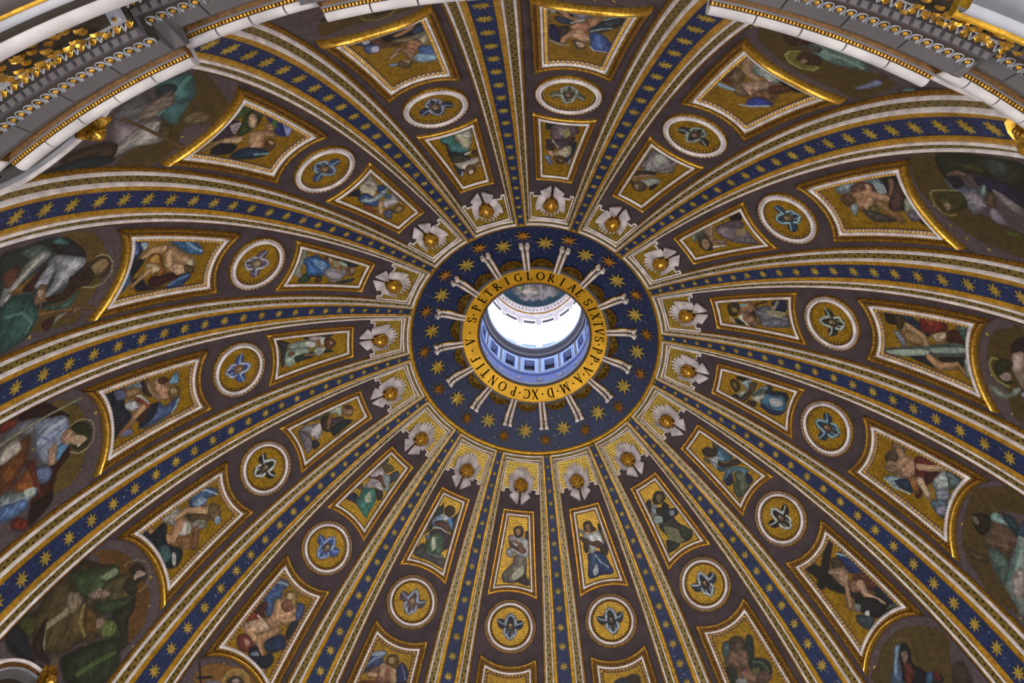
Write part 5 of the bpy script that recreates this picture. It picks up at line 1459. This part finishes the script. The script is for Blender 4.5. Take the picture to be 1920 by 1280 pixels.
SMP[4] = [('p','141418',[-148,536,-147,620,-83,599,-92,521]),
 ('p','5a4c56',[-79,351,-94,449,-87,570,-30,579,-14,493,-42,408]),
 ('p','776874',[-65,344,-73,432,-33,518,9,570,84,580,132,589,101,495,50,393,-8,349]),
 ('g','8a7a58',[-13,497,-9,562,22,561,40,516,28,477]),
 ('p','6e6670',[43,472,68,559,128,592,106,492,57,398]),
 ('p','4a5148',[-125,186,-122,266,-53,253,-43,190,-61,144]),
 ('l','7d9488',[-108,171,-43,130],(11.8,6.9)),
 ('p','7d6a5c',[-121,271,-110,343,-69,332,-11,276,-24,241]),
 ('l','9d7a62',[-110,343,3,254],(16.5,12.6)),
 ('l','8a685a',[14,268,44,343],17.5),
 ('l','cfc8c0',[56,232,73,333],(9.8,3.9)),
 ('p','3c3a28',[-49,173,-50,229,12,247,76,212,54,150,-4,143]),
 ('g','96795c',[-22,185,-16,230,33,215,55,167,19,159]),
 ('l','4a3020',[-110,359,-134,417,-110,451],(4.8,3.9))]
SMLAB[4] = 'small panel with a mauve-robed angel turned away in '
SMP[5] = [('p','1b2140',[-115,503,-135,604,-42,586,-44,511,-87,487]),
 ('p','5c5c68',[-17,327,-51,362,-80,454,-34,491,-33,579,36,596,82,585,96,441,84,371,31,353]),
 ('g','8a8664',[-29,428,-40,510,-32,575,0,564,7,492,-11,433]),
 ('f','9ca0a0',[-15,363,4,475,20,586],3.6),
 ('p','707080',[52,376,29,496,41,591,77,585,96,441,93,379]),
 ('l','8a8478',[-33,478,-114,542],(13.5,9.9)),
 ('p','2c261a',[-10,290,-22,328,41,338,77,354,43,315,8,286]),
 ('l','3d1d14',[-59,342,-84,370,-112,453],(6.4,3.6)),
 ('p','9a7052',[-93,284,-95,338,-40,333,-6,289,-16,219,-62,221]),
 ('p','8a6650',[-15,210,4,287,59,348,101,333,105,278,67,221]),
 ('g','cfd8c4',[32,191,7,228,49,224,96,270,101,260,67,216]),
 ('g','7fb0b8',[-71,224,-83,272,-62,266,-58,229]),
 ('p','3a3018',[-68,128,-94,194,-71,224,-25,212,24,165,16,125,-21,116]),
 ('g','8f7a48',[-41,152,-38,192,-10,190,-13,155]),
 ('p','20262e',[47,160,59,204,85,236,88,172]),
 ('l','b8a68c',[44,124,80,155],(10.2,5.6))]
SMLAB[5] = 'small panel with an angel in a slate robe in '
SMP[6] = [('p','1c1a1a',[-71,164,-107,226,-107,289,-74,263,-60,202]),
 ('p','15243c',[-107,415,-114,455,-81,466,-96,510,-112,569,-84,600,-31,575,-36,470,-39,406]),
 ('p','3c6a88',[30,396,-34,407,-54,487,-74,556,-37,589,34,596,77,551,69,475,57,408]),
 ('g','a4aab0',[-8,455,-38,511,-26,566,4,557,35,492]),
 ('p','1d2a58',[57,408,69,475,44,563,47,590,86,553,103,495,92,449,80,404]),
 ('p','7d9894',[22,315,-57,361,-102,416,-79,425,-26,388,19,346]),
 ('p','4d5a5a',[20,319,-60,381,-68,411,-18,369]),
 ('p','c4c4b8',[42,319,-27,404,7,411,25,394,53,391,49,353]),
 ('p','33261c',[70,305,59,355,97,366,114,318,98,292]),
 ('p','8fa0a8',[-47,210,-89,261,-97,291,-49,278,0,278,-22,241]),
 ('p','4c3b2c',[-66,280,-93,333,-26,325,35,297,87,267,93,227,55,238,19,271,-19,284]),
 ('p','a8b4a4',[53,205,8,248,18,261,74,232]),
 ('p','221e30',[93,162,62,197,89,236,104,203]),
 ('l','4a3a2e',[99,239,59,281],15.4),
 ('p','3e2e18',[-21,120,-48,152,-39,190,0,214,49,188,26,151]),
 ('g','7a6238',[-11,148,-19,168,12,185,20,165])]
SMLAB[6] = 'small panel with a blue-skirted reading angel in '
SMP[7] = [('p','3b3b48',[-95,178,-108,231,-66,235,-55,204]),
 ('p','2d5570',[-62,230,-108,262,-96,315,-100,373,-29,345,-24,286]),
 ('p','5f8ca8',[-51,245,-62,276,-39,338,-5,300,-17,269]),
 ('p','a3a9bc',[36,237,-17,260,-19,298,23,305,66,329,62,280]),
 ('p','3b2f22',[4,291,-19,352,-86,383,-124,427,-104,447,-25,394,30,333]),
 ('p','27485e',[42,319,-4,378,37,377,63,350]),
 ('p','4f8098',[6,385,-68,441,-112,526,-84,529,-43,535,-37,493,-22,442,68,432,108,424,52,396]),
 ('p','17244c',[91,434,5,431,53,482,94,483,110,457]),
 ('p','55604a',[-3,456,-64,489,-37,562,-13,603,95,609,84,569,37,517]),
 ('p','1a2440',[-80,524,-76,596,-22,596,-24,564]),
 ('p','47513e',[52,466,37,517,89,581,122,615,110,543,72,505]),
 ('p','35291c',[21,144,-26,162,-42,198,-70,240,-31,258,9,240,38,207,39,169]),
 ('l','5d5346',[65,204,60,246],12.4)]
SMLAB[7] = 'small panel with a blue-sleeved kneeling angel in '
SMP[8] = [('p','1e2230',[74,159,40,161,62,207,99,252,101,201]),
 ('p','35342c',[-15,316,-51,370,-62,433,-120,532,-110,573,-62,591,12,572,55,533,79,448,89,371]),
 ('g','6d6c4e',[59,403,-22,465,-38,561,12,572,70,501]),
 ('p','26281f',[96,503,55,533,20,584,128,597,123,560]),
 ('p','2c3424',[-67,452,-120,532,-106,578,-41,571,-25,514]),
 ('p','7c8490',[62,207,22,213,40,268,95,286]),
 ('p','8fa4a4',[103,298,43,299,19,329,49,361,98,358,116,332]),
 ('p','3a2620',[25,244,-39,281,-61,328,-20,335,38,318,55,276]),
 ('p','1c2230',[-37,231,-67,266,-60,303,-115,329,-94,372,-51,370,23,375,33,337]),
 ('g','7a86a0',[-52,314,-84,334,-65,362,-39,347]),
 ('p','2f281a',[-9,140,-50,133,-85,162,-80,209,-41,225,9,220,29,184]),
 ('g','6b5c3c',[-24,158,-60,171,-32,212,-6,204])]
SMLAB[8] = 'small panel with a dark green-skirted angel in '
SMP[9] = [('p','1b2144',[-76,175,-93,194,-90,262,-107,364,-104,404,-80,384,-73,272]),
 ('p','1c2f66',[57,388,-29,386,-70,423,-89,489,-108,555,-93,585,-11,573,97,579,75,460]),
 ('g','a7b0c4',[46,486,14,472,7,528,30,564,57,559]),
 ('p','2c4c7c',[52,396,1,392,1,448,57,532,93,566]),
 ('f','9ab8c0',[5,406,-28,475,-79,528],6.2),
 ('p','332a26',[80,308,45,307,53,368,81,370]),
 ('p','c2c8cc',[62,234,-25,232,-69,229,-83,288,-85,337,-25,343,15,390,41,377,36,302]),
 ('p','5c3e2c',[93,243,54,257,6,295,-51,301,-83,344,-49,363,14,328,77,294]),
 ('p','3a2c24',[-53,350,-104,377,-90,428,-51,411]),
 ('p','36261c',[39,141,6,127,-19,140,-32,178,-52,211,1,219,45,196]),
 ('g','805c40',[28,157,-8,158,-1,213,4,233,25,200]),
 ('l','5b7086',[87,188,57,215],9.7)]
SMLAB[9] = 'small panel with an angel in a blue skirt in '
SMP[10] = [('p','1f2c30',[-73,171,-97,183,-103,261,-77,230]),
 ('p','706860',[11,379,-41,362,-88,378,-100,455,-86,539,-18,588,74,591,98,550,57,481,14,431]),
 ('g','aab09a',[-23,486,-67,450,-78,507,-16,569,10,565,13,527]),
 ('p','5e5a54',[92,536,43,486,36,581,81,592]),
 ('p','3c343c',[-88,468,-107,544,-128,562,-124,607,-44,586,-17,575,-79,533]),
 ('p','b0b4bc',[37,226,-3,216,-43,219,-99,248,-107,313,-108,377,-42,375,13,354,24,387,65,379,75,335,31,297]),
 ('p','8a7486',[70,224,31,213,34,259,54,261]),
 ('p','6b4a38',[61,255,4,295,-34,278,-84,314,-86,346,-46,349,9,321,44,305]),
 ('l','80604c',[7,256,-48,284],(17.1,13.2)),
 ('p','4a3224',[28,160,4,134,-37,134,-53,172,-49,205,-10,228,18,205]),
 ('g','a07a5c',[8,158,-25,155,-28,194,-2,203])]
SMLAB[10] = 'small panel with a kneeling angel crossing its arms in '
SMP[11] = [('p','27383c',[58,119,70,148,101,171,102,242,103,388,111,407,71,350,34,210]),
 ('p','27383c',[-94,133,-132,166,-148,261,-134,343,-96,327,-55,211,-67,183]),
 ('p','4a4c50',[133,562,87,480,2,548,-115,526,-150,536,-160,600,-14,587,110,596]),
 ('p','3c2e38',[70,388,32,325,-63,324,-126,361,-129,406,-91,466,-36,411]),
 ('p','3f5a48',[67,395,18,358,-47,361,-74,427,-81,500,-44,545,37,541,68,486]),
 ('g','c0c4ac',[39,405,15,402,-19,464,-9,499,21,466]),
 ('p','5d6a64',[57,512,-1,517,-93,511,-101,531,-31,550,44,544]),
 ('p','5a648c',[96,423,67,395,64,439]),
 ('p','6f8fb8',[91,267,51,210,17,210,-19,295,68,318]),
 ('p','4478b0',[-13,205,-59,201,-93,281,-60,279]),
 ('p','b0b4c0',[51,210,-7,192,-32,213,3,243]),
 ('p','5a3a30',[69,280,3,243,-74,273,-74,312,-25,309,57,306]),
 ('f','b4c0b8',[63,331,7,310,-63,324],6.5),
 ('p','3f2c1c',[31,162,22,126,-3,108,-39,116,-56,156,-26,199,10,191])]
SMLAB[11] = 'small panel with a dark-winged green-skirted angel in '
SMP[12] = [('p','3a4254',[72,91,103,145,131,214,115,271,90,212,64,127]),
 ('p','3a4254',[-54,109,-93,137,-82,195,-73,228,-29,167]),
 ('p','232c48',[139,553,119,489,64,476,35,520,91,546]),
 ('p','3a8478',[51,476,71,399,-9,342,-53,376,-86,455,-92,520,-101,559,10,534,54,514]),
 ('g','b0b8a0',[18,412,2,387,-47,440,-18,464,6,460]),
 ('p','2c2628',[4,328,-59,311,-102,360,-79,390]),
 ('p','b4a4b0',[110,304,98,232,57,176,2,218,-1,277,30,315,27,360,83,386,70,315]),
 ('p','c4bcc4',[52,335,-1,277,-47,285,-59,311,11,335]),
 ('p','8ea0a8',[14,205,-35,187,-103,275,-67,292]),
 ('p','6b3c28',[110,304,60,270,29,218,-29,265,-63,260,-61,286,6,270,47,283,90,309]),
 ('p','5a4a28',[66,166,50,127,1,107,-18,140,20,185]),
 ('p','5a4048',[120,419,97,387,72,412,104,435])]
SMLAB[12] = 'small panel with a pink-sleeved angel in '
SMP[13] = [('p','142028',[137,182,127,148,98,178,107,306,94,330,137,388,136,276]),
 ('p','56605c',[156,585,136,463,95,348,76,346,103,438,120,525]),
 ('p','8c8c94',[105,531,45,388,-31,432,-49,479,27,509,94,573]),
 ('g','c4bcc4',[39,485,63,418,38,391,-12,433,3,501]),
 ('p','6a6474',[99,581,36,524,-37,512,-73,530,-100,592,14,591]),
 ('p','2a2226',[-40,523,-44,487,-98,477,-99,534]),
 ('p','4c5a40',[92,312,104,269,93,217,73,263]),
 ('p','b0b8a8',[112,266,99,196,52,196,24,227,56,251,100,309]),
 ('p','33281e',[79,383,85,315,52,290,-37,331,-41,371,8,404]),
 ('l','7d5a3c',[61,305,-12,357],(18.5,13.4)),
 ('p','4a3a40',[37,297,7,215,-32,214,-35,272,0,313]),
 ('p','1a2a2c',[-30,327,-24,210,-67,155,-79,199,-97,342]),
 ('p','8a6a4c',[60,193,77,148,43,114,4,112,-21,152,30,205]),
 ('p','503018',[78,176,68,133,29,106,20,124,46,160])]
SMLAB[13] = 'small panel with a silver-skirted angel lifting one hand in '
SMP[14] = [('p','37343c',[134,623,98,527,71,545,-62,568,-80,594,46,596]),
 ('p','1e2444',[120,402,94,183,76,189,94,311,89,375]),
 ('p','8ca098',[69,539,89,489,82,374,55,310,17,309,24,399,41,526]),
 ('p','9ab0a4',[22,552,38,488,18,373,-30,361,-21,425,-82,492,-94,544,-50,567]),
 ('g','c8ccc8',[72,387,52,323,19,322,31,373]),
 ('p','6a4a34',[13,539,21,494,-8,482,-23,521]),
 ('p','26322c',[-26,483,-27,400,-19,323,-54,311,-72,402,-74,473]),
 ('p','9d8d90',[112,363,95,286,63,284,79,362]),
 ('p','b8c0b4',[95,286,72,233,26,232,24,284]),
 ('p','a0aca4',[5,316,-6,232,-40,226,-66,286,-32,323]),
 ('l','8a4a30',[63,284,15,271],10.3),
 ('l','8a6a44',[-34,400,-45,323],8.9),
 ('p','1a2428',[-28,220,-46,168,-56,182,-49,246]),
 ('p','5a3420',[60,239,71,195,15,142,-14,161,-31,207,7,232]),
 ('g','9a705c',[38,194,25,161,7,168,10,187])]
SMLAB[14] = 'small panel with a pale green-robed angel in '
SMP[15] = [('p','8c8c80',[130,625,128,582,47,548,2,570,-78,536,-81,563,-64,605,34,605]),
 ('p','2c4a30',[-121,555,-40,509,-84,463,-112,467]),
 ('p','182850',[-47,450,-37,369,-59,374,-64,414,-74,496,-46,500]),
 ('p','2f62a4',[65,578,111,496,95,459,52,352,32,342,-23,375,-44,366,-64,471,-54,504,13,539,31,569]),
 ('g','6a98cc',[67,502,69,432,41,376,-3,383,17,449]),
 ('f','5a88c0',[42,532,-14,464,-18,384],5.5),
 ('p','5a402c',[99,426,113,383,72,362,75,392]),
 ('p','b8a088',[112,390,83,339,68,346,78,376]),
 ('p','1c2438',[108,367,101,233,90,133,68,129,56,195,90,300]),
 ('p','a8c0b0',[71,326,92,286,74,219,47,205,58,269,38,302]),
 ('p','8d8894',[-2,377,27,326,33,242,26,195,-17,190,-74,224,-70,298,-43,359]),
 ('l','a47c5c',[68,296,8,259],(15.4,12.6)),
 ('p','7a6e70',[-77,295,-60,229,-91,246,-99,301]),
 ('p','283448',[-80,221,-33,110,-55,108,-80,149,-96,229]),
 ('p','6a4c34',[26,195,51,179,45,132,3,119,-24,143,-9,186]),
 ('g','a88a6c',[44,175,44,138,15,132,11,152]),
 ('p','4a3024',[-71,412,-66,371,-101,371,-106,412])]
SMLAB[15] = 'small panel with a bright blue-robed angel in '
SMP[16] = [('p','1c2444',[-93,598,-10,577,-52,510,-79,573]),
 ('p','9c968c',[41,595,100,604,139,612,116,562,90,468,52,443,32,524]),
 ('g','c4bca0',[35,588,47,500,32,440,-8,435,-10,474,-9,558]),
 ('p','35508c',[-78,502,-9,506,0,423,-14,344,-46,329,-78,399]),
 ('p','9ab4c4',[-80,470,-36,465,-6,416,116,415,85,377,25,368,-45,394]),
 ('p','26406c',[96,475,118,428,96,411,40,428]),
 ('p','8c4a20',[-87,431,-77,379,-79,314,-75,276,-106,327,-108,398]),
 ('p','3a6a8c',[69,368,83,332,59,302,41,344]),
 ('p','b8b4b8',[20,342,59,302,103,335,79,241,67,226,-5,248,-23,292]),
 ('l','c4a070',[-6,332,-67,263],(21.0,14.5)),
 ('p','4a4c80',[124,371,116,254,105,175,86,184,95,282,103,367]),
 ('p','4c5070',[-45,245,-1,210,-70,153,-80,217]),
 ('p','6a5230',[14,205,55,211,62,154,23,129,-17,170]),
 ('g','9c845c',[32,195,52,175,31,149,16,170])]
SMLAB[16] = 'small panel with an angel in slate blue leaning forward in '
def cherub_picture(k, lt, dk, face, hair):
    r = random.Random(k*7+1); j = lambda v: v+r.uniform(-5, 5); o = []
    for sg in (-1, 1):
        o.append(('p', dk, [j(sg*20), -20, j(sg*80), j(-48), j(sg*108), j(-30), j(sg*96), j(10), j(sg*60), j(25), sg*26, 15]))      # side wings
        o.append(('l', lt, [sg*30, -8, j(sg*70), j(-18), j(sg*104), j(-34)], (7, 4)))
        o.append(('p', dk, [sg*4, -30, sg*2, j(-96), j(sg*22), j(-84), j(sg*44), j(-50), sg*38, -14]))                            # upper wings
        o.append(('l', lt, [sg*3, -92, j(sg*28), j(-66), j(sg*40), j(-18)], (7, 11)))
        o.append(('p', dk, [sg*6, 30, sg*34, 26, j(sg*50), j(50), j(sg*30), j(84), sg*4, j(100)]))                               # lower wings
        o.append(('l', lt, [j(sg*42), 22, j(sg*44), j(54), sg*8, j(92)], (9, 8)))
        o.append(('f', lt, [sg*20, 40, sg*16, 80], 4))
    o.append(('p', hair, [-28, -22, -14, -38, 14, -38, 28, -22, 32, 8, 22, 30, -22, 30, -32, 8]))
    o.append(('p', face, [-19, -16, 0, -26, 19, -16, 21, 8, 10, 28, 0, 33, -10, 28, -21, 8]))
    for sg in (-1, 1): o.append(('l', '2a1c14', [sg*8, 0], 3.2))
    o.append(('f', '6a3020', [-5, 17, 5, 17], 2.2)); o.append(('f', 'd8b898', [0, -8, 0, 9], 3)); o.append(('g', 'c8a080', [-10, -18, 8, -18, 6, -10, -8, -10]))
    return o
MEDS = {1:('9aa4b8','2c3658','8a6c4c','5c4428'),2:('a4aea4','5c6454','6c5848','4c3828'),3:('9ca8a4','2c3434','6c5844','443424'),4:('8cb4c0','1c3c60','7c6240','4c3c20'),5:('b4bcb8','242c24','5c5038','3c3420'),6:('7ca4b4','1c3450','6c5440','443824'),7:('c0c8c4','18181a','5c4438','30241c'),8:('b0bcc8','20304c','44382e','2c241c'),9:('9cb0c4','1c2c2c','3c2c24','241c16'),10:('90a0b8','1c2444','5c4834','3c2c1c'),11:('98a8c4','5c4c5c','8c7058','6c503c'),12:('7c9cd0','3450a0','6c6058','504438'),13:('c4ccd0','1c2420','5c5034','3c3420'),14:('a8b8d8','2c50a0','a07854','8c5c2c'),15:('b0b0b8','5c5474','a89474','7c6444'),16:('8ca4bc','34446c','8c7044','5c4c28')}
for k in range(16):
    kk = k if k else 16
    cherub_field(k, 'gold-ground field behind the cherub head of '+POS[k])
    cherub_head(k, 'gilded cherub head with six white wings in '+POS[k])
    small_panel(k, SMLAB.get(kk, 'upright mosaic panel with a kneeling angel in ')+POS[k], SMP.get(kk, []))
    large_panel(k, LGLAB.get(kk, 'large mosaic panel with a winged angel in ')+POS[k], LGP.get(kk, []))
    medallion(k, MDLAB.get(kk, 'round medallion with a winged cherub face in ')+POS[k], cherub_picture(kk, *MEDS[kk]))
    saint(k, SALAB.get(kk, 'plain purple-grey mosaic field at the foot of ')+POS[k], SAP.get(kk, []))
